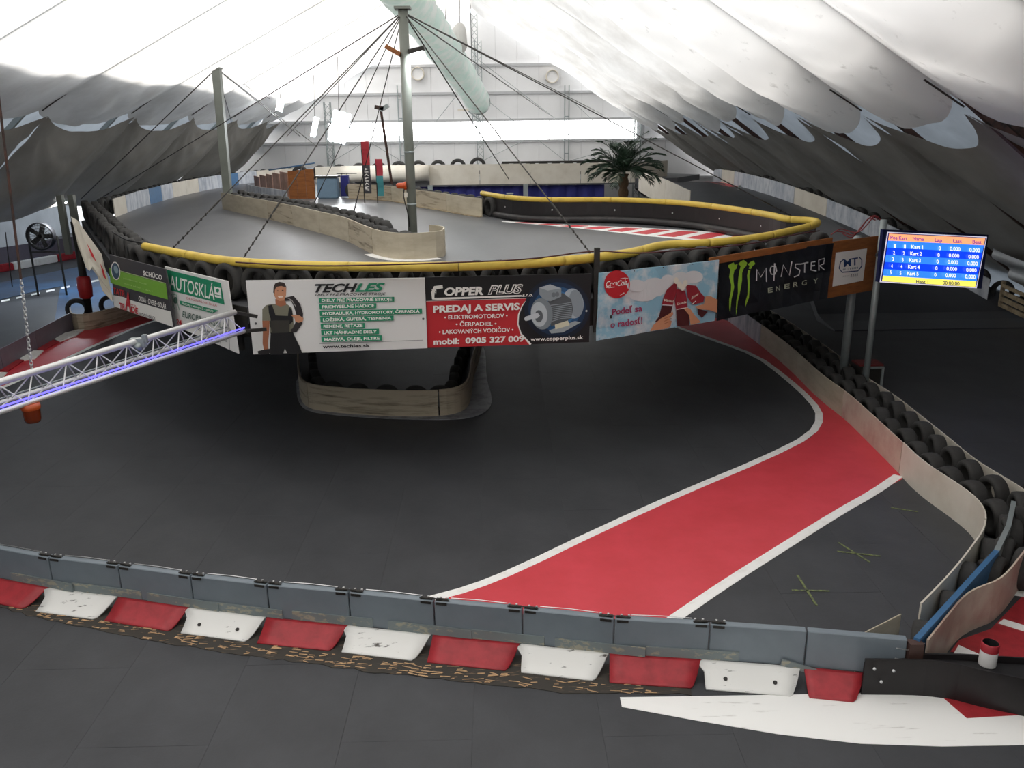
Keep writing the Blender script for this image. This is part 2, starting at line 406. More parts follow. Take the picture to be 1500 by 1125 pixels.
# side walls: outer membrane + scalloped drapes + legs
LEG = {1: [V((6.2, 0, 7.55)), V((8.7, 0, 6.0)), V((17.1, 0, -.02))], -1: [V((-10.5, 0, 7.3)), V((-12.8, 0, 6.2)), V((-16.2, 0, 3.3)), V((-24, 0, 2.3)), V((-24.2, 0, -.02))]}
for sgn, nm in ((-1, 'wall_left'), (1, 'wall_right')):
    bm = nb(); pr = LEG[sgn]; A = [bm.verts.new((p.x, Y0, p.z)) for p in pr]; B = [bm.verts.new((p.x, Y1, p.z)) for p in pr]
    C = [bm.verts.new((p.x+sgn*.05, Y0, p.z+.03)) for p in pr]; D = [bm.verts.new((p.x+sgn*.05, Y1, p.z+.03)) for p in pr]
    for i in range(len(pr)-1): bm.faces.new((A[i], A[i+1], B[i+1], B[i])); bm.faces.new((C[i], D[i], D[i+1], C[i+1]))
    w = struct(link(nm, bm, M['outer']))
    top = V((8.0, 0, 5.75)) if sgn > 0 else V((-11.9, 0, 6.0)); bot = V((15.7, 0, 1.15)) if sgn > 0 else V((-15.2, 0, 3.15))
    nn = V((-(top.z-bot.z)*sgn, 0, -abs(bot.x-top.x))).normalized()
    FR = frames if sgn > 0 else framesL
    for bi, (a, b) in enumerate(zip(FR, FR[1:])):
        rnd = random.random()
        def P(s, t, a=a, b=b, rnd=rnd):
            e = 1-(abs(t-.5)*2)**2.2
            sag = .15*e + .01
            ss = sag*(1-s)**1.5 + s
            p = top.lerp(bot, ss); p.y = a+(b-a)*t
            # folds fan out from the hanging points at the frames
            f1 = math.atan2(s+.02, t+.02); f2 = math.atan2(s+.02, 1.02-t)
            fan = .05*math.sin(f1*16+rnd*5)*math.exp(-2.2*t) + .05*math.sin(f2*15+rnd*9)*math.exp(-2.2*(1-t))
            bow = .38*math.sin(math.pi*min(1, s))*e
            if sgn < 0: bow += .25*s*s*e
            return p + nn*(bow + fan*min(1, s*4+.2) + .07*noise.noise(V((s*5, p.y*.8, rnd*5))))
        bm = nb(); grid(bm, P, 26, 26); link('drape', bm, M['drape'], w, smooth=True)
    for f in FR[1:]:
        bm = nb(); o = V((-sgn*.05, f, 0)); K = KR if sgn > 0 else KL
        bar(bm, V((K[0]+sgn*.32, f, K[1]+.05)), V((16.3, f, .25)) if sgn > 0 else V((-15.7, f, 3.3)), .11, .13)
        link('steel_leg', bm, M['rust'] if sgn > 0 else M['galv'], w)
        # rope from the liner edge down to the drape's hanging point
        bm = nb(); tube(bm, [V((K[0]-sgn*.7, f, K[1]+.35)), V((K[0]+sgn*.05, f, K[1]-.1))], .018, 5); link('lashing_rope', bm, M['cable'], w)
# bare rusty beam ahead of the drape on the right
bm = nb(); a = V((7.9, 15.1, 6.0)); b = V((11.6, 15.1, 3.15)); bar(bm, a, b, .12, .16); bar(bm, a+V((.0, .0, .02)), a+V((.35, 0, .12)), .2, .22)
link('bare_beam', bm, M['rust'], bpy.data.objects['wall_right'])
bm = nb(); tube(bm, [V((7.95, 15.1, 6.1)), V((7.3, 15.1, 6.65))], .02, 6); link('lashing_rope', bm, M['cable'], bpy.data.objects['wall_right'])

# back wall behind the viewer
bm = nb(); bx(bm, (-3.6, Y0-.1, 5.2), (42, .1, 10.4)); struct(link('wall_back', bm, M['wall']))
# far wall
bm = nb(); bx(bm, (XC, Y1+.45, 5.7), (36, .1, 11.5)); wf = struct(link('wall_far', bm, M['girt']))
WX0, WX1 = Y(480, 190, Y1).x, Y(934, 190, Y1).x; WZ0, WZ1 = Y(705, 207, Y1).z, Y(705, 176, Y1).z
gz = [0, 2.6, WZ0, WZ1, Y(705, 136, Y1).z, Y(705, 95, Y1).z, 11.4]
for k, (z0, z1) in enumerate(zip(gz, gz[1:])):
    x = -18.0
    while x < 17:
        x1 = min(x+1.2, 17)
        if not (k == 2 and x1 > WX0 and x < WX1):
            bm = nb(); bx(bm, ((x+x1)/2, Y1+.36, (z0+z1)/2), (x1-x-.012, .05, z1-z0-.03)); link('wall_panel', bm, M['wall'], wf)
        x = x1
for z in gz[1:-1]:
    bm = nb(); bx(bm, (XC, Y1+.26, z), (34, .12, .13)); link('girt', bm, M['girt'], wf)
nW = 7
for k in range(nW):
    a = WX0+(WX1-WX0)*k/nW; b = WX0+(WX1-WX0)*(k+1)/nW
    bm = nb(); bx(bm, ((a+b)/2, Y1+.3, (WZ0+WZ1)/2), (b-a-.02, .03, WZ1-WZ0-.12)); o = struct(link('window_%d' % (k+1), bm, M['glass']))
    bm = nb()
    for xx in (a+.01, b-.01): bx(bm, (xx, Y1+.3, (WZ0+WZ1)/2), (.03, .07, WZ1-WZ0-.1))
    link('window_frame', bm, M['wall'], o)
# lattice columns and bracing on far wall
def lattice(name, p0, p1, w, label, cat='column', m='galv', parent=None, n=None, group=None):
    root = empty(name, p0, label, cat, group) if parent is None else parent
    d = (p1-p0); L = d.length; a, b = axes(d); n = n or int(L/w/1.1)
    corners = [(a*x + b*y)*w/2 for x, y in ((-1, -1), (1, -1), (1, 1), (-1, 1))]
    for c in corners:
        bm = nb(); tube(bm, [p0+c, p1+c], w*.07, 6); link('chord', bm, M[m], root)
    bm = nb()
    for k in range(n):
        for s in range(4):
            A = p0+d*(k/n)+corners[s]; B = p0+d*((k+1)/n)+corners[(s+1) % 4]; tube(bm, [A, B], w*.035, 4, cap=False)
    link('lacing', bm, M[m], root); return root
for u, t, l in ((486, 150, 'lattice steel column left of the window band'), (704, 60, 'lattice steel column under the ridge in mid wall'), (932, 150, 'lattice steel column at the right end of the window band')):
    p = Y(u, 240, Y1); lattice('lattice_column', V((p.x, Y1-.15, 0)), V((p.x, Y1-.15, Y(u, t, Y1).z)), .34, l)
for u, l in ((590, 'slim steel post on the far wall behind the tall pole'), (830, 'slim steel post on the far wall left of the palm')):
    p = Y(u, 240, Y1); bm = nb()
    for dx in (-.12, .12): bx(bm, (p.x+dx, Y1+.1, Y(u, 125, Y1).z/2), (.06, .08, Y(u, 125, Y1).z))
    for z in range(1, 8): bx(bm, (p.x, Y1+.1, z), (.24, .06, .05))
    tag(link('wall_post', bm, M['galv']), l, 'post')
for a, b in (((486, 237), (590, 175)), ((486, 175), (590, 237)), ((704, 237), (830, 175)), ((704, 140), (830, 237)), ((830, 140), (932, 237)), ((830, 237), (932, 208)), ((590, 240), (700, 100)), ((704, 90), (815, 175))):
    bm = nb(); tube(bm, [Y(*a, Y1+.02), Y(*b, Y1+.02)], .014, 5); link('brace_rod', bm, M['galv'], wf)
for u, v, l in ((612, 108, 'round white wall fan left of the ridge column'), (809, 112, 'round white wall fan right of the ridge column')):
    c = Y(u, v, Y1-.05); root = empty('wall_fan', c, l, 'fan'); R90 = Matrix.Rotation(math.pi/2, 3, 'X')
    bm = nb(); lathe(bm, [(.30, -.25), (.36, -.25), (.36, .15), (.30, .15), (.30, -.25)], c, 24, R90); link('housing', bm, M['cream'], root, True)
    bm = nb(); lathe(bm, [(0.001, .05), (.3, .05)], c, 24, R90); link('back_plate', bm, M['wall'], root)
    for k in range(4):
        bm = nb(); t = k*math.pi/2+.4; d = V((math.cos(t), 0, math.sin(t))); bar(bm, c+d*.04, c+d*.27, .09, .015, V((0, 1, .4))); link('blade', bm, M['dsteel'], root)
    bm = nb(); lathe(bm, [(.001, -.12), (.07, -.1), (.07, .05)], c, 12, R90); link('motor', bm, M['dsteel'], root)

# ================================================================== UPPER DECK
ZB = 3.33                                     # top edge of the banners
edge_px = [(108, 303), (160, 373), (242, 394), (345, 412), (360, 411), (622, 407), (865, 401), (877, 400), (1054, 381), (1221, 356), (1292, 345)]
E = [Z(u, v, ZB) for u, v in edge_px]
for p in E: p.z = 0
Ein = offset(E, -.16)
Eo = [V((p.x, p.y, DZ)) for p in Ein]
tipback = [Z(1243, 338, DZ), Z(1215, 322, DZ), Z(1100, 318, DZ), Z(1000, 312, DZ), Z(700, 310, DZ), Z(600, 297, DZ), Z(505, 290, DZ), Z(470, 282, DZ)]
far_y = 44.6
leftX = -14.0
def leftbar(u, v): return Z(u, v, DZ)
LB = [Z(118, 322, DZ), Z(150, 306, DZ), Z(210, 289, DZ), Z(267, 276, DZ), Z(333, 264, DZ)]
for i, p in enumerate(LB): LB[i] = V((max(p.x, -13.9), p.y*max(p.x, -13.9)/p.x if p.x < -13.9 else p.y, DZ))
LB = [V((-12.3, 28.0, DZ)), V((-12.9, 31.5, DZ)), V((-13.3, 36, DZ)), V((-13.3, 40, DZ)), V((-12.9, 44, DZ)), V((-11.6, 47.5, DZ)), V((-9.6, 49.0, DZ))]
deck_poly = [Eo[0]] + Eo[1:] + tipback + [V((-8.0, far_y, DZ)), V((9.2, far_y, DZ)), V((11.0, 47.5, DZ)), V((9, 49.2, DZ)), V((-9.6, 49.2, DZ))] + LB[::-1]
bm = nb(); prism(bm, deck_poly, DZ-.28, DZ); deck = struct(link('floor_upper', bm, [M['deck']]))
deck['label'] = 'grey raised upper track deck'
# deck beams and columns beneath
bm = nb()
for p in ((-9, 24), (-4, 24), (1, 24), (-9, 31), (-4, 30), (-10, 37)):
    bx(bm, (p[0], p[1], (DZ-.3)/2), (.16, .16, DZ-.3))
for yy in (18, 22, 26, 30): bx(bm, (-2, yy, DZ-.38), (8, .12, .2))
link('deck_frame', bm, M['dsteel'], deck)
# fascia under the banners
bm = nb(); Ef = offset(E, -.2); sheet_wall(bm, [V((p.x, p.y, DZ-.45)) for p in Ef], .44, .05); link('edge_beam', bm, M['deckside'], deck)

# painted kerb on the deck in front of the black rubber wall
kp_out = [Z(u, v, DZ) for u, v in ((735, 324), (800, 328), (870, 331), (940, 334), (1010, 338), (1070, 341), (1110, 345))]
kp_in = [Z(u, v, DZ) for u, v in ((735, 325), (800, 330), (870, 337), (940, 345), (1010, 352), (1060, 355), (1100, 356))]
ko = resample(kp_out, .1); ki = resample(kp_in, .1); n = min(len(ko), len(ki)); ko = resample(kp_out, 99) and [resample(kp_out, (sum((b-a).length for a, b in zip(kp_out, kp_out[1:])))/48)[k] for k in range(49)]
ki = [resample(kp_in, (sum((b-a).length for a, b in zip(kp_in, kp_in[1:])))/48)[k] for k in range(49)]
bm = nb(); prism(bm, ko+ki[::-1], DZ+.002, DZ+.008); link('white_kerb_paint', bm, M['white'], deck)
for k in range(5, 46, 5):
    a0, a1 = k, min(48, k+3); mix = lambda A, B, t: A.lerp(B, t)
    q = [mix(ko[a0], ki[a0], .14), mix(ko[a1], ki[a1], .14), mix(ko[max(0, a1-2)], ki[max(0, a1-2)], .86), mix(ko[max(0, a0-2)], ki[max(0, a0-2)], .86)]
    bm = nb(); prism(bm, q, DZ+.009, DZ+.014); link('red_kerb_paint', bm, M['red'], deck)

# tyres behind the banners
Et = [V((p.x, p.y, DZ)) for p in E]
GT = 'tyres standing behind the advertising boards'; LT = 'black tyre standing on the deck edge behind the advertising boards'
E_a = smooth(Et[0:4]+Et[5:7]+Et[8:10], 1)
tyre_row(E_a, -.33, .66, LT, GT)
tyre_row(offset(resample(E_a, .33), -.24)[1:-1], -.33, .66, LT, GT, R=.30)
bm = nb(); sheet_wall(bm, [p for p in offset(resample(E_a, .3), -.68)][2:-6], .56, .03); tag(link('rubber_lip', bm, M['rubber']), 'black rubber strip under the near run of the yellow tube', 'barrier')
# yellow foam tube: along the near edge and back along the black wall
tz = DZ+.64
tb = smooth([Z(u, v, tz) for u, v in ((212, 361), (260, 371), (330, 383), (430, 389), (540, 391), (660, 391), (780, 386), (870, 378), (930, 370), (970, 358), (1030, 357), (1110, 349), (1160, 338), (1190, 331), (1200, 326), (1190, 323), (1150, 321), (1130, 315), (1060, 304), (1000, 297), (900, 292), (800, 293), (745, 290), (706, 283))], 2)
root = empty('foam_tube', V((tb[0].x, tb[0].y, DZ)), 'long yellow foam tube capping the near tyres and the black rubber wall', 'foam tube')
tt = resample(tb, 1.7); fine = resample(tb, .085)
for k in range(0, len(fine)-1, 20):
    seg = fine[k:k+21]
    if len(seg) < 2: continue
    bm = nb(); seg[-1] = seg[-1].lerp(seg[-2], .1)
    tube(bm, seg, .075, 10); link('foam_length', bm, M['yellow'], root, True)
# black rubber wall under the tube
bw = smooth([Z(u, v, DZ) for u, v in ((706, 316), (745, 325), (800, 328), (900, 330), (1000, 335), (1070, 343), (1130, 350), (1165, 350))], 2)
bwt = [p for p in tb[int(len(tb)*.62):][::-1]]
# build between foot line and tube line
ft = resample(bwt, .2); root = empty('rubber_wall', V((ft[0].x, ft[0].y, DZ)), 'black rubber crash wall under the yellow tube on the upper deck', 'barrier')
bm = nb(); q = []
for i, p in enumerate(ft):
    s = side(ft, i); q.append([bm.verts.new(x) for x in (V((p.x, p.y, DZ)), V((p.x, p.y, DZ))+s*.03, V((p.x, p.y, DZ+.6))+s*.03, V((p.x, p.y, DZ+.6)))])
for A, B in zip(q, q[1:]):
    for k in range(4): bm.faces.new((A[k], A[(k+1) % 4], B[(k+1) % 4], B[k]))
bm.faces.new(q[0][::-1]); bm.faces.new(q[-1]); bmesh.ops.recalc_face_normals(bm, faces=bm.faces)
link('rubber_sheet', bm, M['rubber'], root)
toward = -1
for k in range(9, len(ft)-8, 9):
    p = ft[k]; d = (EYEP-p); d.z = 0; d.normalize(); bm = nb()
    bmesh.ops.create_icosphere(bm, subdivisions=1, radius=.028, matrix=Matrix.Translation(V((p.x, p.y, DZ+.36))+d*.035)); link('bolt', bm, M['steel'], root)
tl = [V((p.x, p.y, DZ+.10)) + (lambda d: V((d.x, d.y, 0)).normalized()*.13)(EYEP-p) for p in ft[5:int(len(ft)*.86)]]
bm = nb(); tube(bm, tl, .09, 9); link('foot_roll', bm, M['rubberw'], root, True)

# centre island on the deck
isl = [(327, 306), (360, 314), (405, 323), (465, 340), (510, 352), (545, 372), (575, 380), (610, 381), (640, 378)]
ip = smooth([Z(u, v, DZ) for u, v in isl], 2)
endc = ip[-1]; back = [endc + V((.12, .25, 0)), endc + V((.12, .9, 0)), endc + V((-.25, 1.25, 0))]
barrier('island_barrier', 'dirty beige panel barrier around the long tyre island on the deck', ip+smooth(back, 1), .57, [M['beige'], M['beige'], M['beigedirty']], plen=2.2)
GI = 'tyres inside the long deck island'
tyre_row(ip[:-9], -.28, .56, 'tyre in the long island barrier on the upper deck', GI, R=.29)
tyre_row([p + V((.12, .55, 0)) for p in ip[2:-14]], -.25, .6, 'tyre in the long island barrier on the upper deck', GI, R=.31)
bm = nb(); prism(bm, offset([ip[k] for k in range(len(ip)-14, len(ip))], .22)+[ip[-1], ip[-14]], DZ+.002, DZ+.012); link('white_foot_sheet', bm, M['white'], deck)
# second, back barrier
ip2 = smooth([Z(u, v, DZ) for u, v in ((511, 291), (545, 292), (590, 296), (615, 303), (650, 308), (680, 314), (707, 318))], 2)
barrier('back_barrier', 'dirty beige panel barrier running from the flags to the black wall', ip2, .56, [M['beigedirty'], M['beige']], plen=2.4)
tyre_row(ip2, -.28, .6, 'tyre behind the beige barrier near the flags', 'tyres behind the back barrier', R=.30)
bm = nb(); prism(bm, offset(ip2, .16)+offset(ip2, .02)[::-1], DZ+.002, DZ+.02); link('worn_foot_strip', bm, M['pallet'], deck)

# left side barrier of the deck
barrier('side_barrier', 'scuffed white panel barrier along the left side of the upper deck', [p for p in LB], .58, [M['cream'], M['bluish'], M['bluish'], M['blue'], M['bluish'], M['cream']], plen=1.6)
tyre_row(LB, -.3, .62, 'tyre on the far left deck barrier', 'tyres along the far left barrier', R=.30)
# left front corner piece from the side barrier to the banners

# far crossing track barrier
fb = [V((x, far_y, DZ-.1)) for x in (-8.6, -5, -1.2)]
a = Y(500, 255, far_y); b = Y(536+92, 255, far_y)
fr = [V((Y(628, 255, far_y).x+.02, far_y, DZ-.2)), V((Y(930, 255, far_y).x, far_y, DZ-.2)), V((Y(975, 250, far_y+2).x, far_y+1.6, DZ-.2))]
barrier('far_barrier', 'long cream panel barrier of the track crossing at the far end', fr, 1.0, M['cream'], plen=2.6)
barrier('far_barrier', 'cream panel barrier at the far end left of the thick pipe', [V((Y(462, 255, far_y).x, far_y, DZ)), V((Y(500, 255, far_y).x, far_y, DZ))], .78, M['cream'], plen=2.6)
pa, pb = Y(500, 254, far_y-.2), Y(628, 254, far_y-.2); pa.z = pb.z = Y(560, 254, far_y).z
bm = nb(); tube(bm, resample([pa, pb], .5), .40, 20); tag(link('wide_pipe', bm, M['cream'], None, True), 'thick cream pipe lying crosswise at the far end', 'pipe')
tyre_row([V((Y(440, 250, far_y+.5).x, far_y+.4, DZ-.02)), V((Y(700, 250, far_y+.5).x, far_y+.4, DZ+.28))], .0, 1.0, 'tyre top showing above the far crossing barrier', 'tyres on the far crossing barrier', R=.42)
tyre_row([V((Y(740, 250, far_y+.5).x, far_y+.4, DZ+.22)), V((Y(925, 250, far_y+.5).x, far_y+.4, DZ+.22))], .0, .62, 'tyre top showing above the far crossing barrier', 'tyres on the far crossing barrier', R=.33)
bm = nb(); bar(bm, V((Y(735, 240, far_y).x, far_y+.1, DZ+.86)), V((Y(925, 240, far_y).x, far_y+.1, DZ+.86)), .12, .1); tag(link('dark_rail', bm, M['dsteel']), 'dark rail lying along the top of the cream far barrier', 'rail')
# outer barrier of far track against the wall
barrier('wall_barrier', 'low pale barrier in front of the far wall', [V((-9.4, 49.1, DZ)), V((9.4, 49.1, DZ))], .55, M['cream'], plen=3)
# blue cloth under the far track
c0, c1 = Y(615, 280, far_y+.3), Y(885, 280, far_y+.3)
bm = nb(); nx = 90
vt = [[bm.verts.new((c0.x+(c1.x-c0.x)*i/nx, far_y+.3+.05*math.sin(i*.9)+.03*math.sin(i*2.3), z)) for z in (0.0, DZ-.3)] for i in range(nx+1)]
for A, B in zip(vt, vt[1:]): bm.faces.new((A[0], B[0], B[1], A[1]))
tag(link('blue_curtain', bm, M['bluecloth'], None, True), 'blue cloth curtain hanging under the far crossing track', 'curtain')
bm = nb(); x1_, x2_ = Y(465, 280, far_y+.3).x, c0.x-.1; bx(bm, ((x1_+x2_)/2, far_y+.35, 1.3), (x2_-x1_, .05, 2.6)); tag(link('pale_partition', bm, M['bluish']), 'pale partition under the thick pipe at the far end', 'partition')
for u, l in ((630, 'grey support post below the right end of the thick pipe'), (770, 'grey support post in front of the blue curtain'), (955, 'grey support post behind the palm')):
    p = Y(u, 270, far_y-.3); bm = nb(); bx(bm, (p.x, far_y-.3, (DZ-.2)/2), (.24, .2, DZ-.2)); bx(bm, (p.x, far_y-.3, .02), (.4, .4, .04)); tag(link('support_post', bm, M['galv']), l, 'post')
p = Y(747, 285, 33); bm = nb(); bx(bm, (p.x, 33, 1.55), (.22, .22, 3.1)); bx(bm, (p.x, 33, 3.11), (.26, .26, .03)); tag(link('grey_cabinet_post', bm, M['galv']), 'short grey square post behind the black rubber wall', 'post')

# right-hand ramp track with its outer barrier, lying along the sloping right wall
LN = V((5.9, 0, 8.4)).normalized(); LP = V((6.7, 0, 5.9))
def WR(u, v):
    d = ray(u, v); return EYEP + d*((LP-EYEP).dot(LN)/d.dot(LN))
ro = [WR(*q) for q in ((960, 252), (1040, 262), (1120, 282), (1200, 312), (1290, 352), (1370, 395), (1440, 436), (1500, 474))]
ro = [V((p.x, min(p.y, 48.5), max(0, p.z))) for p in ro]; ro.append(V((14.6, 18, 0))); ro.append(V((14.6, 6, 0)))
ro = smooth(ro, 2)
barrier('outer_barrier', 'long white barrier down the right side ramp under the dark drape', [p for p in ro if p.y > 24.5], .62, [M['bluish'], M['bluish'], M['cream'], M['bluish']], plen=2.6)
tyre_row([p for p in ro if p.y > 19], -.38, .75, 'tyre behind the right side ramp barrier', 'tyres along the right side barrier', R=.34)
low = [p for p in ro if p.y <= 24.6]
root = empty('plank_barrier', low[0], 'weathered timber plank barrier at the right edge below the lap-time screen', 'barrier')
for zz, hh in ((.06, .12), (.24, .13), (.43, .12), (.62, .10)):
    lr = resample(low, 2.2)
    for A, B in zip(lr, lr[1:]):
        d = (B-A)*.006; bm = nb(); bar(bm, A+d+V((0, 0, zz)), B-d+V((0, 0, zz)), .05, hh); link('plank', bm, M['pallet'], root)
lr = resample(low, 1.1)
for i, A in enumerate(lr):
    bm = nb(); s = side(lr, i); bx(bm, A+s*-.07+V((0, 0, .36)), (.09, .09, .72)); link('upright', bm, M['pallet'], root)
a, b_ = V((12.9, 23.5, 2.9)), V((13.6, 15.5, 2.9)); bm = nb()
def P(s_, t):
    p = a.lerp(b_, t); return p + V((1.9*s_+.12*math.sin(s_*22+t*3), .25*math.sin(t*5), -2.0*s_ - .35*math.sin(math.pi*t)*(1-s_)))
grid(bm, P, 30, 24); tag(link('silver_sheet', bm, mat('silver_sheeting', h('b4b8bd'), .35, metal=.2, var=.1), None, True), 'folded silver sheeting hanging behind the lap-time screen at right', 'sheeting')
# ramp surface
rin = []
rr = [p for p in ro if p.z > .02]
bm = nb(); L = []
for i, p in enumerate(rr):
    w = min(6.5, max(4.2, p.x - 8.6)); qx = max(p.x-w, 6.2 if p.y > 30 else 9.3)
    L.append([bm.verts.new(x) for x in (V((p.x+.75, p.y, p.z)), V((qx, p.y, p.z)), V((qx, p.y, max(-.02, p.z-.25))), V((p.x+.75, p.y, max(-.02, p.z-.25))))])
for A, B in zip(L, L[1:]):
    for k in range(4): bm.faces.new((A[k], A[(k+1) % 4], B[(k+1) % 4], B[k]))
bm.faces.new(L[0][::-1]); bm.faces.new(L[-1]); bmesh.ops.recalc_face_normals(bm, faces=bm.faces)
ramp = struct(link('floor_ramp', bm, M['rampm'])); ramp['label'] = 'dark ramp descending along the right wall'
a = [p for p in rr if p.y > 38]
bm = nb(); prism(bm, [V((p.x-.1, p.y, 0)) for p in a]+[V((p.x-.55, p.y, 0)) for p in a][::-1], 0, .01)
for v_ in bm.verts:
    pz = min(a, key=lambda p: abs(p.y-v_.co.y)); v_.co.z += pz.z+.004
link('red_edge_stripe', bm, M['red'], ramp)
# inner white barrier of the ramp by the palm
wi = [Y(938, 262, 43.5), Y(960, 280, 38), Y(985, 300, 33), Y(1010, 312, 29)]
wi = [V((7.3, 44.4, DZ)), V((7.6, 40, DZ-.3)), V((7.9, 35, DZ-.6)), V((8.3, 30, 1.9))]
wi = [Z(936, 279, 2.75), Z(950, 288, 2.65), Z(975, 300, 2.55), Z(1010, 320, 2.4)]
barrier('inner_barrier', 'bright white barrier behind the palm beside the ramp', wi, .95, M['cream'], plen=2.4)
tyre_row([p+V((.25, 0, -.2)) for p in wi], -.1, .6, 'tyre along the inner ramp barrier beside the palm', 'tyres along the inner ramp barrier', R=.3)
# small posts standing on the ramp
p = Z(1082, 296, 2.2); bm = nb(); bx(bm, (p.x, p.y, 2.2+.35), (.12, .12, .75)); tag(link('marker_post', bm, M['galv']), 'short grey post standing on the ramp beyond the yellow tube', 'post')
p = Z(1112, 300, 2.1); bm = nb()
for a, b in (((-.45, 0, 0), (-.45, 0, .62)), ((.45, 0, 0), (.45, 0, .62)), ((-.45, 0, .62), (.45, 0, .62)), ((-.25, 0, 0), (-.25, 0, .5))): tube(bm, [p+V(a), p+V(b)], .02, 6)
tag(link('barrier_frame', bm, M['dsteel']), 'thin dark tube frame standing on the ramp', 'frame')

# ================================================================== BANNERS
GW = flat('e4e2df'); BK = flat('141214'); WH = flat('f2efe9'); RD = flat('c3272f'); GR = flat('1f8a63')
skin = flat('c98d6a'); skin2 = flat('a8694a')
# 1 white banner with worker
b = Board('white_banner', 'white banner with a man in work clothes and green text bars', (360, 411), (622, 407), (371, 519), (626, 510), ZB, GW)
def q2(u, v): return (360+u/5.556, 395+v/5.556)
def PP(*a): return [q2(*x) for x in a]
b.poly(PP((135, 320), (165, 290), (200, 280), (330, 275), (375, 310), (385, 370), (395, 510), (200, 520), (195, 415), (135, 415)), flat('7d7a68'), 'shirt_print')
b.poly(PP((135, 415), (195, 415), (190, 520), (180, 600), (185, 650), (150, 660), (138, 600), (140, 500)), skin2, 'arm_print')
b.poly(PP((240, 240), (320, 235), (330, 285), (285, 300), (245, 285)), skin2, 'neck_print')
b.poly(PP((228, 165), (235, 130), (270, 110), (310, 115), (330, 150), (328, 210), (310, 250), (275, 255), (245, 235), (230, 200)), skin, 'face_print')
b.poly(PP((225, 185), (228, 140), (240, 112), (275, 98), (315, 106), (334, 145), (318, 140), (290, 132), (250, 140), (238, 165), (236, 200)), flat('3a2e28'), 'hair_print')
b.poly(PP((262, 215), (306, 212), (300, 226), (270, 228)), flat('f0d8c8'), 'smile_print')
for e in ((262, 172), (302, 168)): b.disc(q2(*e), 1.3, .7, flat('2a2020'), 'eye_print', 10)
b.ring(PP((320, 240), (380, 230), (420, 290), (440, 360), (435, 430), (400, 490), (370, 500)), [5, 8, 10, 10, 10, 8, 5], flat('2b2526'), 'hose_print')
b.ring(PP((335, 225), (375, 245), (410, 300)), .8, flat('b8b4b0'), 'hose_print')
b.poly(PP((185, 290), (215, 285), (245, 370), (345, 375), (355, 300), (380, 330), (385, 420), (360, 440), (230, 435), (200, 470), (205, 400), (190, 350)), BK, 'overall_print')
b.poly(PP((205, 510), (385, 505), (410, 560), (440, 620), (462, 678), (345, 686), (320, 640), (305, 688), (200, 690), (200, 600)), BK, 'trousers_print')
b.poly(PP((370, 370), (400, 365), (440, 370), (472, 395), (465, 420), (430, 430), (405, 420), (398, 390)), skin, 'hand_print')
b.poly(PP((100, 660), (140, 650), (200, 640), (215, 655), (190, 685), (105, 690)), flat('201c1e'), 'tool_print')
b.poly(PP((195, 415), (240, 410), (360, 410), (355, 508), (215, 516), (205, 460)), flat('35322c'), 'overall_print')
b.text('TECH', q2(563, 182), q2(912, 176), 12.2, BK, .035, .35)
b.text('LES', q2(890, 177), q2(1135, 170), 12.0, GR, .035, .35)
b.text('DIELY PRE PRACOVNÉ STROJE', q2(567, 211), q2(1140, 203), 3.6, BK, .012, .25)
rows = [('DIELY PRE PRACOVNÉ STROJE', 600, 1210, 228, 268, 218, 257), ('PRIEMYSELNÉ HADICE', 604, 1065, 278, 320, 270, 310), ('HYDRAULIKA, HYDROMOTORY, ČERPADLÁ', 608, 1435, 333, 375, 312, 355), ('LOŽISKÁ, GUFERÁ, TESNENIA', 612, 1205, 382, 425, 370, 410), ('REMENE, REŤAZE', 616, 972, 437, 478, 430, 470), ('LKT NÁHRADNÉ DIELY', 620, 1087, 487, 530, 475, 520), ('MAZIVÁ, OLEJE, FILTRE', 622, 1110, 540, 583, 528, 572)]
for t, x0, x1, ya, yb, yc, yd in rows:
    b.poly(PP((x0-4, ya), (x1, yc), (x1, yd), (x0, yb)), GR, 'text_bar')
    b.text(t, q2(x0+20, yb-9), q2(x1-18, yd-9), 4.3, WH, .03)
b.text('www.techles.sk', q2(630, 634), q2(1015, 624), 4.8, BK, .03)
b.ring(PP((605, 597), (1445, 568)), .5, BK, 'rule_line')
for e in ((88, 433), (1446, 396)): b.disc(q2(*e), 1.8, 1.8, flat('55565a'), 'fixing_screw', 12)
# 2 red/black motor banner
b = Board('red_black_banner', 'red and black banner showing a silver electric motor', (622, 406), (866, 401), (626, 510), (863, 501), ZB, BK)
def q2(u, v): return (620+u/5.769, 395+v/5.769)
b.poly(PP((25, 268), (880, 240), (830, 310), (800, 380), (795, 460), (820, 540), (905, 632), (35, 660)), RD, 'red_field')
b.ring(PP((25, 266), (884, 240), (835, 305), (805, 380), (800, 460), (825, 540), (908, 632)), [.6, .8, 1.6, 1.8, 1.8, 2, 3], WH, 'border_line')
for rr_, cc in ((48, '0c1a2e'), (42, '14304e'), (35, '2a5680')): b.disc(q2(1130, 330), rr_, rr_*.93, flat(cc), 'glow_print', 36)
for e in ((1130, 330),): b.disc(q2(*e), 28, 26, flat('3f78a8'), 'glow_print', 36)
b.disc(q2(1265, 285), 15.5, 22, flat('a9b4bb'), 'motor_cover_print', 28, tilt=-.1)
b.disc(q2(1290, 285), 10.5, 20, flat('8d979e'), 'motor_cover_print', 28, tilt=-.1)
b.poly(PP((1050, 270), (1100, 225), (1180, 195), (1250, 250), (1265, 330), (1250, 410), (1180, 450), (1080, 475), (1050, 400)), flat('555a5e'), 'motor_body_print')
for k in range(9): b.ring(PP((1075, 300+k*17), (1165, 290+k*15), (1255, 275+k*16)), .9, flat('9aa3a8'), 'cooling_fin_print')
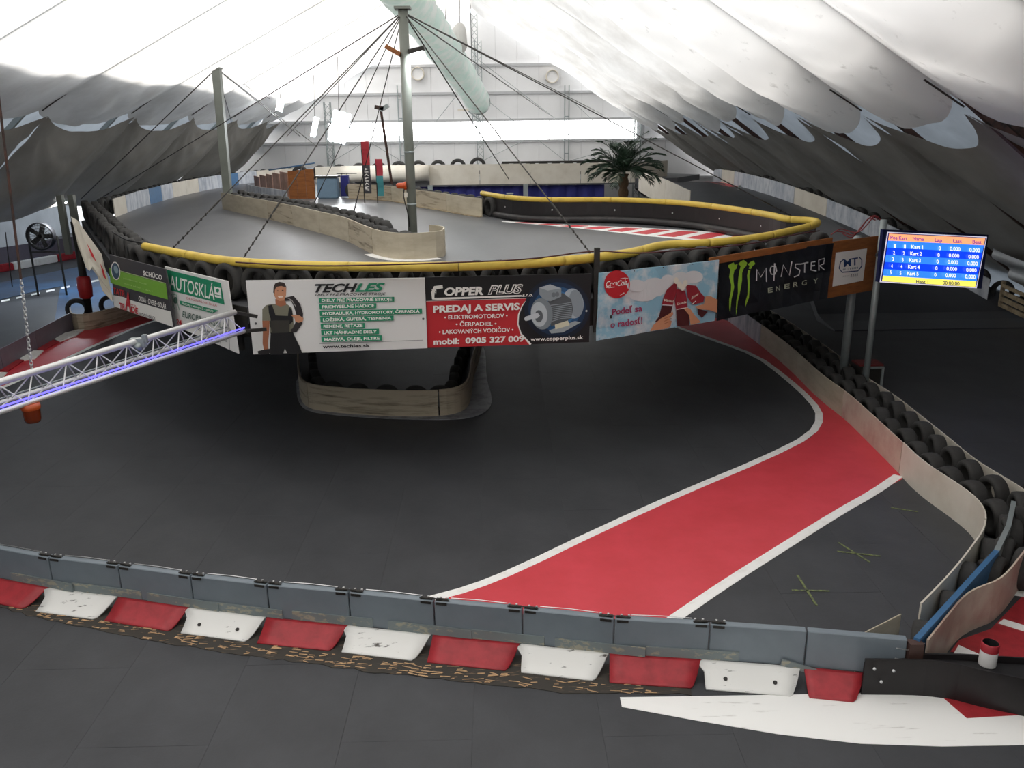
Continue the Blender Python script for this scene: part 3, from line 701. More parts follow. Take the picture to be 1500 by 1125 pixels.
b.poly(PP((980, 150), (1070, 122), (1165, 155), (1165, 225), (1075, 265), (1020, 255), (980, 205)), flat('8f989d'), 'terminal_box_print')
b.poly(PP((980, 150), (1070, 122), (1165, 155), (1050, 175)), flat('b4bcc0'), 'terminal_box_print')
for e in ((1100, 210), (1130, 205)): b.disc(q2(*e), 3, 3.6, flat('6f777c'), 'gland_print', 14)
b.disc(q2(1000, 370), 16, 23, flat('7e888d'), 'flange_print', 28, tilt=-.1)
b.disc(q2(978, 375), 12, 18, flat('b9c2c6'), 'flange_print', 28, tilt=-.1)
b.disc(q2(975, 390), 6, 9, flat('5b6165'), 'flange_print', 20)
b.poly(PP((860, 395), (965, 360), (985, 385), (965, 405), (865, 430), (850, 415)), flat('c6ccd0'), 'shaft_print')
b.poly(PP((1060, 510), (1280, 430), (1330, 440), (1180, 525), (1080, 535)), flat('9ca5a9'), 'foot_print')
b.poly(PP((1110, 460), (1220, 425), (1235, 465), (1115, 500)), flat('d6d2b8'), 'foot_print')
b.ring(PP((165, 140), (100, 150), (82, 190), (85, 240), (120, 243), (830, 217)), [5, 5.5, 5, 4, 3, 2.4], WH, 'logo_stroke')
for k in range(4): b.ring(PP((72, 168+k*12), (112, 162+k*12)), .9, WH, 'logo_stroke')
b.text('OPPER', q2(178, 214), q2(508, 205), 11.5, WH, .045, .12)
b.text('PLUS', q2(546, 201), q2(842, 190), 12.5, WH, .06, .3)
b.text('PLUS', q2(556, 200), q2(834, 190), 11.5, BK, -.002, .3)
b.text('s.r.o.', q2(835, 223), q2(925, 220), 4.8, WH, .03, .2)
b.text('PREDAJ A SERVIS', q2(85, 356), q2(812, 331), 9.8, WH, .04)
b.text('• ELEKTROMOTOROV •', q2(178, 415), q2(712, 399), 6.0, WH, .02)
b.text('• ČERPADIEL •', q2(275, 472), q2(618, 466), 6.0, WH, .02)
b.text('• LAKOVANÝCH VODIČOV •', q2(133, 538), q2(760, 518), 6.2, WH, .02)
b.text('mobil:  0905 327 009', q2(88, 626), q2(850, 598), 8.6, WH, .035)
b.text('www.copperplus.sk', q2(905, 597), q2(1348, 578), 5.6, WH, .02)
for e in ((1375, 343), (8, 408)): b.disc(q2(*e), 1.5, 1.5, flat('c8c8c8'), 'fixing_screw', 12)
# 3 sky-blue banner with bottles
skyb = mat('sky_print', h('8fbcd0'), .5, c2=h('dcdedf'), scale=2.1, thr=(.46, .62))
b = Board('sky_blue_banner', 'sky blue banner with a red round logo and three bottles clinking', (878, 400), (1054, 381), (874, 499), (1047, 470), ZB, skyb, warp=.03)
def q2(u, v): return (870+u/7.895, 370+v/7.895)
for c, rx, ry in (((700, 400), 20, 14), ((560, 470), 22, 12), ((860, 350), 12, 12), ((1000, 330), 14, 14), ((1150, 280), 14, 9), ((480, 380), 14, 9)): b.disc(q2(*c), rx, ry, flat('d9dadb'), 'cloud_print', 24)
b.disc(q2(258, 365), 18.6, 20.4, RD, 'round_logo', 36, label='red disc logo')
b.text('Coca', q2(132, 395), q2(262, 380), 8.5, WH, .012, .3, .92)
b.text('Cola', q2(262, 385), q2(368, 368), 8.5, WH, .012, .3, .92)
b.ring(PP((130, 400), (170, 405), (230, 395)), .9, WH, 'logo_stroke'); b.ring(PP((290, 300), (340, 290), (380, 295)), .9, WH, 'logo_stroke')
b.ring(PP((290, 495), (340, 462)), [.3, 1.6], WH, 'logo_stroke')
MG = flat('9c2f58')
b.text('Podeľ sa', q2(203, 722), q2(552, 675), 9.6, MG, .02)
b.text('o radosť!', q2(190, 870), q2(552, 815), 9.6, MG, .02)
glassd = flat('4a1a1c'); cola = flat('8f2430')
b.poly(PP((925, 350), (950, 345), (955, 430), (925, 560), (905, 610), (780, 600), (800, 520), (840, 430)), cola, 'bottle_print')
b.poly(PP((780, 610), (905, 615), (880, 720), (800, 790), (700, 800), (745, 740)), glassd, 'bottle_print')
b.poly(PP((955, 420), (1050, 440), (1070, 560), (1075, 640), (945, 665), (930, 560)), cola, 'bottle_print')
b.poly(PP((945, 665), (1070, 640), (1090, 740), (1095, 840), (960, 850), (950, 750)), glassd, 'bottle_print')
b.poly(PP((1055, 370), (1170, 380), (1220, 460), (1265, 510), (1250, 570), (1130, 600), (1075, 520)), cola, 'bottle_print')
b.poly(PP((1180, 640), (1300, 680), (1235, 750), (1190, 710)), glassd, 'bottle_print')
for a in (((785, 602), (900, 608)), ((945, 655), (1075, 632)), ((1125, 590), (1165, 555))): b.ring(PP(*a), 1, WH, 'label_line')
for t, a, c in (('Michal', (800, 560), (915, 575)), ('Lucia', (950, 605), (1058, 580)), ('Ema', (1110, 540), (1190, 480))): b.text(t, q2(*a), q2(*c), 3.6, flat('e8d8c8'), .02, .2)
b.poly(PP((640, 905), (680, 830), (760, 760), (830, 720), (900, 680), (905, 710), (860, 760), (885, 800), (870, 850), (800, 875)), skin, 'hand_print')
for k in range(3): b.ring(PP((800, 760+k*28), (845, 742+k*28), (885, 730+k*30)), 1.0, skin2, 'hand_print')
b.poly(PP((1030, 650), (1060, 630), (1100, 650), (1130, 700), (1215, 800), (1100, 830), (1085, 720)), skin, 'hand_print')
b.poly(PP((1140, 620), (1250, 590), (1270, 500), (1330, 500), (1410, 540), (1405, 690), (1320, 660), (1200, 650)), skin, 'hand_print')
for c in ((935, 320), (1010, 400), (975, 370), (1040, 350)): b.disc(q2(*c), 3.4, 5, flat('e9e2d2'), 'foam_print', 14)
for u in (440, 780, 1120): b.disc(q2(u, 205-(u-440)*.115), .9, .9, BK, 'eyelet', 10)
for e in ((58, 690), (1400, 495), (42, 990)): b.disc(q2(*e), .9, .9, BK, 'eyelet', 10)
# 4 black banner, green claw
blackcloth = mat('black_vinyl', h('121316'), .32, c2=h('22242c'), scale=1.6, thr=(.4, .7), bump=.4, bscale=3)
b = Board('black_banner', 'creased black banner with three green claw marks', (1056, 378), (1221, 356), (1050, 470), (1212, 437), ZB, blackcloth, warp=.05)
def q2(u, v): return (1050+u/6.25, 340+v/6.25)
LG = flat('9ccc3c')
claw = [((105, 305), (125, 290), (150, 275), (160, 300), (185, 290), (180, 330), (160, 350), (150, 395), (148, 450), (152, 500), (140, 560), (130, 610), (128, 670), (122, 740), (112, 690), (108, 610), (120, 545), (125, 480), (112, 410), (125, 345), (110, 325)),
        ((190, 290), (215, 265), (240, 253), (275, 280), (268, 310), (248, 330), (232, 375), (228, 440), (215, 500), (205, 570), (198, 640), (192, 710), (175, 765), (182, 700), (182, 620), (188, 560), (186, 480), (195, 420), (205, 355), (215, 310)),
        ((280, 295), (310, 268), (330, 260), (348, 290), (325, 310), (310, 345), (300, 400), (296, 460), (290, 530), (292, 600), (280, 660), (270, 695), (268, 640), (275, 570), (278, 480), (280, 400), (290, 340), (300, 310))]
for c in claw: b.poly(PP(*c), LG, 'claw_mark', 'green claw stroke')
def strokes(ls, w, m):
    for l in ls: b.ring(PP(*l), w, m, 'lettering')
strokes([((358, 445), (365, 340), (400, 410), (450, 330), (452, 455)), ((500, 320), (490, 350), (500, 385), (530, 388), (548, 355), (540, 315), (505, 312)), ((530, 285), (520, 445)), ((590, 410), (600, 300), (660, 395), (670, 268)),
         ((755, 290), (705, 290), (700, 320), (745, 345), (735, 390), (695, 410)), ((755, 290), (830, 275)), ((795, 283), (790, 370)), ((895, 268), (858, 275), (852, 345), (900, 355)), ((853, 308), (890, 303)), ((922, 350), (925, 255), (985, 240), (975, 290), (930, 305), (980, 345))], 1.7, flat('dcdcdc'))
for ch, x, y in (('E', 458, 555), ('N', 530, 540), ('E', 622, 522), ('R', 690, 503), ('G', 765, 487), ('Y', 862, 470)): b.text(ch, q2(x, y), q2(x+42, y-8), 7.5, flat('b3bba4'), .01)
# 5 plywood board with white notice
b = Board('plywood_board', 'brown plywood board with a white notice fixed beside the black banner', (1221, 354), (1290, 345), (1212, 437), (1279, 425), ZB+.02, M['wood'], cat='board', th=.03)
b.poly([(1224, 370), (1270, 364), (1264, 411), (1219, 420)], WH, 'notice')
NV = flat('27406e')
b.ring(PP((1165, 245), (1130, 275), (1118, 330), (1145, 368), (1290, 355), (1325, 310), (1325, 255), (1300, 225)), 1.5, NV, 'logo_stroke')
b.text('MT', q2(1160, 318), q2(1290, 296), 11, NV, .02)
for k in range(9): b.ring(PP((1154+k*16, 350-k*2.2), (1156+k*16, 334-k*2.2)), .7, NV, 'fine_print')
for k in range(6): b.ring(PP((1150+k*10, 410-k), (1151+k*10, 398-k)), .5, flat('888888'), 'fine_print')
for k in range(4): b.ring(PP((1218+k*18, 412-k*2.4), (1221+k*18, 384-k*2.4)), 1.4, flat('66666a'), 'fine_print')
# plywood strip above black banner
bm = nb(); a, c = Z(1040, 384, ZB-.02), Z(1221, 353, ZB+.05); bar(bm, a+V((0, .07, 0)), c+V((0, .07, 0)), .02, .12); tag(link('plywood_strip', bm, M['wood']), 'thin plywood strip along the top of the black banner', 'board')
# 6 left dark/green board
b = Board('window_maker_board', 'dark grey and green board with a small globe emblem', (160, 373), (242, 394), (168, 448), (255, 479), ZB, flat('3f3c40'))
def q2(u, v): return (80+u/5.357, 350+v/5.357)
LGR = flat('7db43c')
b.poly(PP((430, 225), (515, 255), (875, 352), (890, 475), (600, 395), (440, 345)), LGR, 'green_field')
b.ring(PP((515, 250), (875, 348)), .7, flat('cfe0a8'), 'border_line')
b.poly(PP((455, 378), (600, 410), (915, 575), (935, 690), (640, 600), (470, 528)), WH, 'white_field') if False else b.poly(PP((458, 440), (540, 455), (600, 480), (915, 570), (933, 690), (700, 610), (470, 528)), WH, 'white_field')
b.disc(q2(482, 250), 6.6, 13.4, WH, 'emblem_ring', 26, tilt=-.12); b.disc(q2(482, 250), 5.6, 12, flat('34506a'), 'emblem_globe', 26, tilt=-.12); b.disc(q2(486, 240), 3, 6, flat('8fa8b4'), 'emblem_globe', 18, tilt=-.3)
b.text('SCHÜCO', q2(700, 283), q2(848, 320), 6.8, WH, .03, 0, 1.05)
b.text('poradenstvo  montáž', q2(545, 312), q2(735, 362), 2.6, flat('b9d884'), .0); b.text('servis okien a dverí', q2(548, 352), q2(775, 418), 2.6, flat('b9d884'), .0)
b.text('TATR', q2(465, 425), q2(560, 455), 9, RD, .03); b.text('TR', q2(515, 545), q2(560, 558), 9, RD, .03); b.text('DE', q2(608, 572), q2(662, 588), 9, RD, .03)
b.text('A', q2(560, 553), q2(608, 568), 27, RD, .03); b.text('s.r.o.', q2(606, 518), q2(650, 530), 3, RD, .01)
b.text('OKNÁ • DVERE • SOLÁR', q2(668, 482), q2(885, 548), 7.2, WH, .02)
b.text('LIPTOVSKÝ HRÁDOK', q2(668, 600), q2(800, 638), 5.4, flat('5a5658'), .01)
# 7 white/green car-glass board
b = Board('white_green_board', 'white board with a big green headline panel left of the truss end', (241, 390), (333, 412), (256, 477), (349, 518), ZB+.01, GW, p0=Z(241, 390, ZB), p1=Z(334, 411, ZB+.01))
b.poly(PP((880, 240), (1305, 345), (1335, 515), (915, 405)), GR, 'green_field')
b.text('AUTOSKLÁ', q2(905, 385), q2(1258, 478), 20, WH, .01)
b.poly(PP((1252, 372), (1305, 385), (1312, 468), (1262, 455)), WH, 'small_panel'); b.disc(q2(1282, 405), 2.2, 3, GR, 'small_emblem', 14); b.ring(PP((1262, 435), (1310, 447)), 1, GR, 'small_emblem')
b.text('ORIGINÁLNE SKLÁ', q2(1035, 470), q2(1280, 532), 3.6, flat('c87070'), .0)
b.poly(PP((985, 482), (1290, 560), (1245, 582), (992, 515)), GR, 'green_field'); b.text('PREDAJ • MONTÁŽ • SERVIS', q2(1005, 512), q2(1250, 575), 3.0, WH, .01)
b.ring(PP((925, 430), (965, 440), (960, 475), (985, 555), (945, 545), (935, 490), (925, 430)), .6, GR, 'small_figure')
b.disc(q2(955, 480), 3, 5, flat('4a6a5c'), 'small_figure', 16)
b.text('EUROPA', q2(1010, 612), q2(1160, 652), 9.5, flat('3d5c50'), .01, .1)
b.text('JONSKLÁ', q2(1165, 655), q2(1350, 705), 9.5, flat('3d5c50'), .0)
b.text('24', q2(965, 665), q2(1005, 676), 7.5, RD, .03)
b.text('zasklenie', q2(1130, 712), q2(1340, 770), 5, flat('4a4a4c'), 0)
b.text('0905 123 010', q2(1190, 760), q2(1362, 806), 4.6, flat('3a3a3c'), .01); b.text('MIKULÁŠ', q2(1225, 795), q2(1315, 820), 4, flat('4a4a4c'), .0)
b.ring(PP((1370, 560), (1385, 870)), .6, BK, 'border_line')
# torn cream tarp on the left corner
p0 = V((E[0].x, E[0].y, 3.2)); p0 = V((E[1].x, E[1].y, 3.2)); nn_ = V((.75, -.65, 0)).normalized()
def q3(u, v): return PL(u/4.018, 280+v/4.018, p0, nn_)
outl = [(418, 150), (450, 170), (480, 240), (500, 300), (560, 320), (595, 370), (618, 440), (640, 520), (658, 610), (660, 650), (610, 590), (575, 500), (540, 440), (528, 470), (522, 430), (505, 450), (490, 395), (465, 330), (450, 260), (430, 200)]
bm = nb(); n_o = len(outl); A = [bm.verts.new(q3(*p) + nn_*.03*math.sin(i*1.7)) for i, p in enumerate(outl)]; B = [bm.verts.new(v_.co - nn_*.012) for v_ in A]
fa = bm.faces.new(A); fb_ = bm.faces.new(B[::-1])
for i in range(n_o): bm.faces.new((A[i], A[(i+1) % n_o], B[(i+1) % n_o], B[i]))
bmesh.ops.triangulate(bm, faces=[fa, fb_]); bmesh.ops.recalc_face_normals(bm, faces=bm.faces[:])
tarp = link('torn_tarp', bm, M['cream'], None); tag(tarp, 'torn cream tarpaulin hanging from the left corner of the deck', 'tarpaulin')
for pts in ([(500, 300), (540, 370), (560, 420), (530, 380)], [(580, 420), (600, 460), (618, 520), (600, 500)]):
    bm = nb(); bm.faces.new([bm.verts.new(q3(*p)+nn_*.06) for p in pts]); link('red_stroke', bm, RD, tarp)

# edge posts of the deck
for (u0_, v0_), (u1_, v1_), l, r in (((340, 380), (352, 512), 'dark steel post between the white green board and the white banner', .13), ((874, 363), (869, 486), 'dark steel post between the motor banner and the sky blue banner', .09)):
    a = Z(u0_, 398, ZB); a = V((a.x, a.y, 0))
    zt = Y(u0_, v0_, a.y).z; zb = Y(u1_, v1_, a.y).z
    d = V((EYEP.x-a.x, EYEP.y-a.y, 0)).normalized(); root = empty('edge_post', a+V((0, 0, zb)), l, 'post'); bm = nb(); bar(bm, a+d*.02+V((0, 0, zb)), a+d*.02+V((0, 0, zt)), r, r, V((0, 1, 0))); link('upright', bm, M['dsteel'], root)
    bm = nb()
    for zz in (zb+.25, zb+.8): bar(bm, a+V((.0, 0, zz))-d*.02, a+V((.26, 0, zz)), .06, .05)
    link('bracket', bm, M['dsteel'], root)
a = Z(92, 300, 3.4); root = empty('corner_post', V((a.x, a.y, 0)), 'dark steel post at the far left corner of the deck by the torn tarpaulin', 'post')
bm = nb()
for dx in (0, .35): bar(bm, V((a.x+dx, a.y-.1, 1.9)), V((a.x+dx, a.y-.1, 3.7)), .17, .17, V((0, 1, 0)))
link('upright', bm, M['pole'], root)
# red cables along the deck edge
def wire(name, pts, r, m, label, cat='cable', n=5, group=None, it=2):
    bm = nb(); tube(bm, smooth(pts, it), r, n); return tag(link(name, bm, m, None, True), label, cat, group)
dred = mat('dark_red_cable', h('4a1f22'), .5, var=0)
wire('red_wire', [Z(u, v, tz+.08) for u, v in ((345, 384), (450, 390), (560, 388), (680, 384), (780, 380), (872, 366), (930, 372), (1000, 366), (1100, 358), (1160, 344), (1200, 338))], .012, dred, 'dark red wire strung along the near deck edge')
wire('black_wire', [Z(u, v, tz) for u, v in ((165, 340), (185, 352), (200, 354), (230, 362), (270, 372), (300, 370), (345, 382))], .016, M['black'], 'black wire lying over the tyres at the left deck corner')

# ================================================================== POLES AND CABLES
mp = Z(606, 366, DZ); mpt = Y(590, 12, mp.y)
root = empty('main_pole', mp, 'tall grey pole rising from the near end of the tyre island', 'pole')
bm = nb(); tube(bm, [mp, mpt], .105, 14); link('shaft', bm, M['pole'], root, True)
for v_ in (205, 279):
    c = mp.lerp(mpt, (345-v_)/(345-12)); bm = nb(); tube(bm, [c, c+(mpt-mp).normalized()*.035], .112, 14); link('tape_band', bm, M['galv'], root, True)
bm = nb(); bx(bm, mpt, (.34, .34, .05)); link('head_plate', bm, M['pole'], root)
hd = mp.lerp(mpt, (345-68)/(345-12.))
for dx, l in ((.26, 1), (-.24, 0)):
    bm = nb(); bx(bm, hd+V((dx, -.05, .02)), (.34, .26, .09), Matrix.Rotation(-.2 if dx > 0 else .5, 3, 'Y')); lp = link('floodlight', bm, M['dsteel'] if l else M['wood'], root)
    if l:
        bm = nb(); bx(bm, hd+V((dx, -.05, -.035)), (.28, .2, .012), Matrix.Rotation(-.2, 3, 'Y')); link('lamp_lens', bm, M['lampw'], lp)
        ld = bpy.data.lights.new('pole_lamp', 'AREA'); ld.energy = 25; ld.size = .25; ld.color = (.9, .96, 1); lo = bpy.data.objects.new('pole_lamp', ld); COL.objects.link(lo); lo.location = hd+V((dx+.03, -.05, -.08))
bc = Y(592, 272, mp.y-.1); root = empty('warning_beacon', bc, 'orange warning beacon mounted on the main pole', 'beacon')
bm = nb(); Rm = Matrix.Rotation(-math.pi/2, 3, 'Y'); lathe(bm, [(.001, .02), (.085, .02), (.095, .05), (.08, .07)], bc+V((.07, 0, 0)), 16, Rm); link('base', bm, M['orange'], root, True)
bm = nb(); lathe(bm, [(.07, 0), (.065, .16), (.04, .20), (.001, .21)], bc+V((.03, 0, 0)), 16, Rm); link('lens', bm, M['orange'], root, True)
bm = nb(); bx(bm, bc+V((.03, 0, -.2)), (.07, .07, .1)); link('junction_box', bm, M['cream'], root)
wire('hanging_lead', [bc+V((.0, 0, -.05)), bc+V((-.03, 0, -.25)), bc+V((.06, -.02, -.6)), bc+V((.08, 0, -.9))], .012, M['black'], 'black lead hanging down the main pole below the beacon')

p1b = V((Y(334, 290, 30.4).x, 30.4, DZ)); p1t = Y(317, 100, 30.4)
root = empty('left_pole', p1b, 'grey square pole at the far left end of the tyre island', 'pole')
bm = nb(); bar(bm, p1b, p1t, .26, .26, V((0, 1, 0))); link('shaft', bm, M['pole'], root); bm = nb(); bx(bm, p1t, (.32, .32, .05)); link('head_plate', bm, M['pole'], root)
def dp(u, v): 
    p = Z(u, v, DZ+.3); return p
mt = mpt - (mpt-mp).normalized()*.08
cabs = [(132, 300, 'to the left deck corner'), (245, 372, 'to the left part of the yellow tube'), (352, 385, 'to the post left of the white banner'), (459, 300, 'into the tyre island'), (518, 312, 'to the tyres just left of the pole foot'), (872, 380, 'to the post right of the motor banner'), (1195, 335, 'to the right end of the yellow tube')]
for u, v, l in cabs:
    e = dp(u, v); bm = nb(); tube(bm, [mt, e], .012, 5)
    root = tag(link('stay_cable', bm, M['cable']), 'thin stay from the main pole head ' + l, 'cable')
    L_ = (e-mt).length
    bm = nb(); tube(bm, [mt.lerp(e, 1-1.5/L_), mt.lerp(e, 1-1.2/L_)], .018, 6)
    for k in range(8):
        c = mt.lerp(e, 1-(1.1-.13*k)/L_); bmesh.ops.create_icosphere(bm, subdivisions=1, radius=.02, matrix=Matrix.Translation(c) @ Matrix.Diagonal((1, 1, 1.8, 1)))
    link('turnbuckle', bm, M['dsteel'], root)['kind'] = 'stuff'
for u, v, y_, l in ((893, 173, Y1-.5, 'to the far wall right of the middle'), (813, 174, Y1-.5, 'to the far wall near mid window'), (745, 262, 32.9, 'to the short grey post'), (420, 200, 45, 'to the far left wall')):
    e = Y(u, v, y_); bm = nb(); tube(bm, [mt, e], .016, 5); tag(link('stay_cable', bm, M['cable']), 'thin stay from the main pole head ' + l, 'cable')
for u, v, y_, l in ((118, 292, 30, 'down to the left barrier'), (205, 215, 44, 'towards the left drape'), (413, 155, 46, 'towards the bright lamps'), (440, 200, 46, 'to the far left window end'), (345, 200, 45, 'down behind the pole'), (465, 215, 46, 'to the far lattice column')):
    e = Y(u, v, y_); bm = nb(); tube(bm, [p1t, e], .018, 5); tag(link('stay_cable', bm, M['cable']), 'thin stay from the left pole head ' + l, 'cable')

# lamp post by the flags
lb = Z(578, 300, DZ); lb = Y(577, 288, 34); lt = Y(558, 162, 34)
lb.z = DZ
root = empty('lamp_post', lb, 'slim leaning lamp post with two floodlights near the flags', 'lamp post')
bm = nb(); tube(bm, [lb, lt], .05, 8); link('shaft', bm, M['rust'], root)
for dx, t in ((-.05, .2), (.14, -.5)):
    bm = nb(); bx(bm, lt+V((dx, 0, .1)), (.34, .25, .14), Matrix.Rotation(t, 3, 'Y')); link('floodlight', bm, M['galv'] if dx > 0 else M['rust'], root)
# small lamp on ridge column
p = Y(704, 178, Y1-.5); root = empty('wall_lamp', p, 'small lamp on an angled arm at the ridge column', 'lamp'); bm = nb(); tube(bm, [p, Y(684, 161, Y1-1.2)], .04, 6); link('arm', bm, M['galv'], root)
bm = nb(); bx(bm, Y(680, 161, Y1-1.2), (.7, .3, .12)); link('lamp_head', bm, M['cream'], root)
# bright flood lamps hanging on the left of the window band
for u, v, y_, w_, h_, l, e in ((497, 186, 41, .75, 1.3, 'very bright floodlight left of the window band', 260), (461, 186, 42, .22, .85, 'tilted glowing tube lamp beyond the left drapes', 60), (410, 154, 40, .26, .5, 'small bright lamp among the left drapes', 40)):
    c = Y(u, v, y_); root = empty('bright_lamp', c, l, 'lamp'); R_ = Matrix.Rotation(.28, 3, 'Y')
    bm = nb(); bx(bm, c, (w_, .05, h_), R_); link('lamp_lens', bm, M['lampw'], root)
    bm = nb(); bx(bm, c+V((0, .09, 0)), (w_*1.12, .12, h_*1.08), R_); link('housing', bm, M['galv'], root)
    bm = nb(); tube(bm, [c+V((0, .1, h_*.5)), V((c.x+.1, c.y+.2, RZ-.5*abs(c.x-XC)-.05))], .012, 5); link('hanger', bm, M['cable'], root)
    ld = bpy.data.lights.new('lamp_light', 'AREA'); ld.shape = 'RECTANGLE'; ld.size = w_; ld.size_y = h_; ld.energy = e; ld.color = (.92, .96, 1)
    lo = bpy.data.objects.new('lamp_light', ld); COL.objects.link(lo); lo.location = c-V((0, .1, 0)); lo.rotation_euler = (math.radians(60), 0, 0)

# ventilation duct under the ridge
dpts = [Y(560, -60, 20), Y(597, -5, 25), Y(627, 38, 29), Y(656, 80, 34), Y(682, 120, 39), Y(701, 150, 43)]
dpts = resample(smooth(dpts, 2), .12); bm = nb()
tube(bm, dpts, .6, 22, False, rf=lambda t: .56 + .035*math.sin(t*len(dpts)*1.35) + .03*noise.noise(V((t*40, 0, 0))))
for v_ in bm.verts: v_.co += V((noise.noise(v_.co*1.7), 0, noise.noise(v_.co*1.7+V((9, 0, 0)))))*.07
duct = link('air_duct', bm, M['duct'], None, True); tag(duct, 'wide wrinkled pale green fabric air duct hanging under the ridge', 'duct')
bm = nb(); c = dpts[-1]; tube(bm, [c, c+(dpts[-1]-dpts[-3]).normalized()*.06], .57, 22); link('duct_end', bm, M['galv'], duct)
for k in range(8, len(dpts)-5, 34):
    c = dpts[k]; bm = nb(); tube(bm, [c+V((0, 0, .5)), V((c.x*.6+XC*.4, c.y, RZ+.2))], .012, 4); link('hanger_cord', bm, M['cable'], duct)
# lattice strut and hanging bags behind the duct
lattice('ridge_lattice', Y(697, 190, 46), Y(694, 20, 46), .3, 'lattice strut hanging at the ridge beside the duct', 'strut')
c = Y(672, 58, 34); bm = nb(); bmesh.ops.create_icosphere(bm, subdivisions=3, radius=.5, matrix=Matrix.Translation(c) @ Matrix.Diagonal((.6, .8, 1.2, 1)))
for v_ in bm.verts: v_.co += (v_.co-c)*.25*noise.noise(v_.co*3)
tag(link('cloth_bundle', bm, M['liner'], None, True), 'bundle of white liner cloth hanging right of the duct', 'cloth')

# ================================================================== SCREEN AND POLES (right)
for (ub, vb), (ut, vt), r, l in (((1235, 549), (1262, 345), .09, 'thick grey pole standing in the tyres under the plywood board'), ((1267, 566), (1285, 322), .065, 'slim grey pole carrying the lap-time screen')):
    b0 = Z(ub, vb, .25); b0.z = 0; zt = Y(ut, vt, b0.y).z; tp = V((b0.x, b0.y, zt)); root = empty('support_pole', b0, l, 'pole')
    bm = nb(); tube(bm, [b0, tp], r, 12); link('shaft', bm, M['galv'], root, True); bm = nb(); bx(bm, b0+V((0, 0, .02)), (.3, .3, .04)); link('foot_plate', bm, M['galv'], root)
# head of slim pole above the board with red wires
SP = Y(1288, 335, 16.6); a = Y(1297, 338, 16.3); bq = Y(1446, 345, 17.3)
b = Board('lap_time_screen', 'lap-time screen with blue rows mounted on the slim grey pole', (1294, 336), (1448, 344), (1286, 413), (1438, 423), 0, flat('1c2450', .3), cat='screen', th=.07, p0=a, p1=bq)
def q2(u, v): return (1250+u/5.625, 280+v/5.625)
def em(s, e=.95): return mat('screen_'+s, h(s), .3, var=0, emit=e)
def PPs(*a): return [q2(*x) for x in a]
b.poly(PPs((278, 335), (1100, 375), (1015, 800), (215, 750)), em('d9d4e8', .6), 'screen_border')
b.poly(PPs((286, 342), (1092, 383), (1010, 792), (224, 742)), em('18206a', .5), 'screen_border')
L0 = lambda t: (293-(293-233)*t, 350+(740-350)*t); R0 = lambda t: (1085-(1085-1000)*t, 387+(788-387)*t)
cols = ['f0a070', '2f7bff', '0c3cf0', '2f7bff', '0c3cf0', '2f7bff', 'f0e060']; ts = [0, .145, .295, .445, .595, .745, .885, 1]
for k, c in enumerate(cols):
    b.poly(PPs(L0(ts[k]), R0(ts[k]), R0(ts[k+1]), L0(ts[k+1])), em(c), 'screen_row', None)
def st(t, x0, y0, x1, y1, hh, c, bold=.02): b.text(t, q2(x0, y0), q2(x1, y1), hh, em(c, .9), bold)
for t, x0, y0, x1, y1 in (('Pos', 300, 393, 358, 397), ('Kart', 370, 398, 438, 402), ('Name', 484, 404, 575, 409), ('Lap', 665, 414, 725, 418), ('Last', 815, 423, 886, 427), ('Best', 974, 430, 1050, 434)): st(t, x0, y0, x1, y1, 5.4, '6a2a8a')
for k in range(5):
    dx = -11.5*k; dy = 56*k
    for t, x0, y0, x1, y1 in ((str(k+1), 330, 465, 344, 466), (str(k+1), 410, 470, 424, 471), ('Kart %d' % (k+1), 470, 472, 565, 476), ('0', 694, 484, 712, 485), ('0.000', 786, 488, 872, 492), ('0.000', 947, 498, 1033, 502)): st(t, x0+dx, y0+dy-2*k, x1+dx, y1+dy-2*k, 5.6, 'f2f2d8')
st('Heat 1', 498, 756, 598, 761, 5.4, '23304a'); st('00:00:00', 716, 765, 855, 772, 5.4, '23304a')
bm = nb(); c = (b.q[0]+b.q[3])/2 - b.n*.1; bar(bm, c, V((b0.x, b0.y, c.z)), .05, .05); link('mount_arm', bm, M['dsteel'], b.root)
wires_p = Y(1285, 322, 17.3)
for k in range(3):
    pts = [wires_p + V((random.uniform(-.05, .1), 0, .0))]
    for j in range(6): pts.append(wires_p + V((-.12*j*(1+.2*k)-.05, random.uniform(-.1, .1), .12*math.sin(j*1.4+k)-.07*j)))
    wire('red_wire', pts, .012, mat('red_wire_plastic', h('7a2226'), .4, var=0), ['looped red wire at the head of the screen pole', 'hanging red wire at the head of the screen pole, middle loop', 'outermost loose red wire at the head of the screen pole'][k])

# ================================================================== CENTRAL PIT BARRIER (under the deck)
pit = smooth([Z(u, v, 0) for u, v in ((440, 545), (440, 575), (447, 597), (480, 604), (560, 610), (640, 611), (676, 605), (688, 590), (690, 560), (700, 530), (705, 505))], 2)
barrier('pit_barrier', 'dirty cream barrier in a U shape on the lower floor under the banners', pit, .56, [M['beigedirty']], plen=2.8)
pin = offset(pit, -.08); po = [p+V((0, 0, 0)) for p in smooth([Z(u, v, 0) for u, v in ((434, 560), (435, 585), (446, 602), (480, 608), (560, 614), (640, 616), (690, 614), (716, 602), (722, 585), (712, 555), (712, 520), (706, 505))], 2)]
bm = nb(); prism(bm, resample(po, .2)+resample(offset(pit, -.02), .2)[::-1], .004, .016); link('white_foot_strip', bm, mat('worn_grey_white', h('9a9ca2'), .5, c2=h('77797f'), scale=3), floor)
tyre_row(pit, -.32, .64, 'dark tyre inside the U shaped lower barrier', 'tyres inside the lower pit barrier', R=.28)

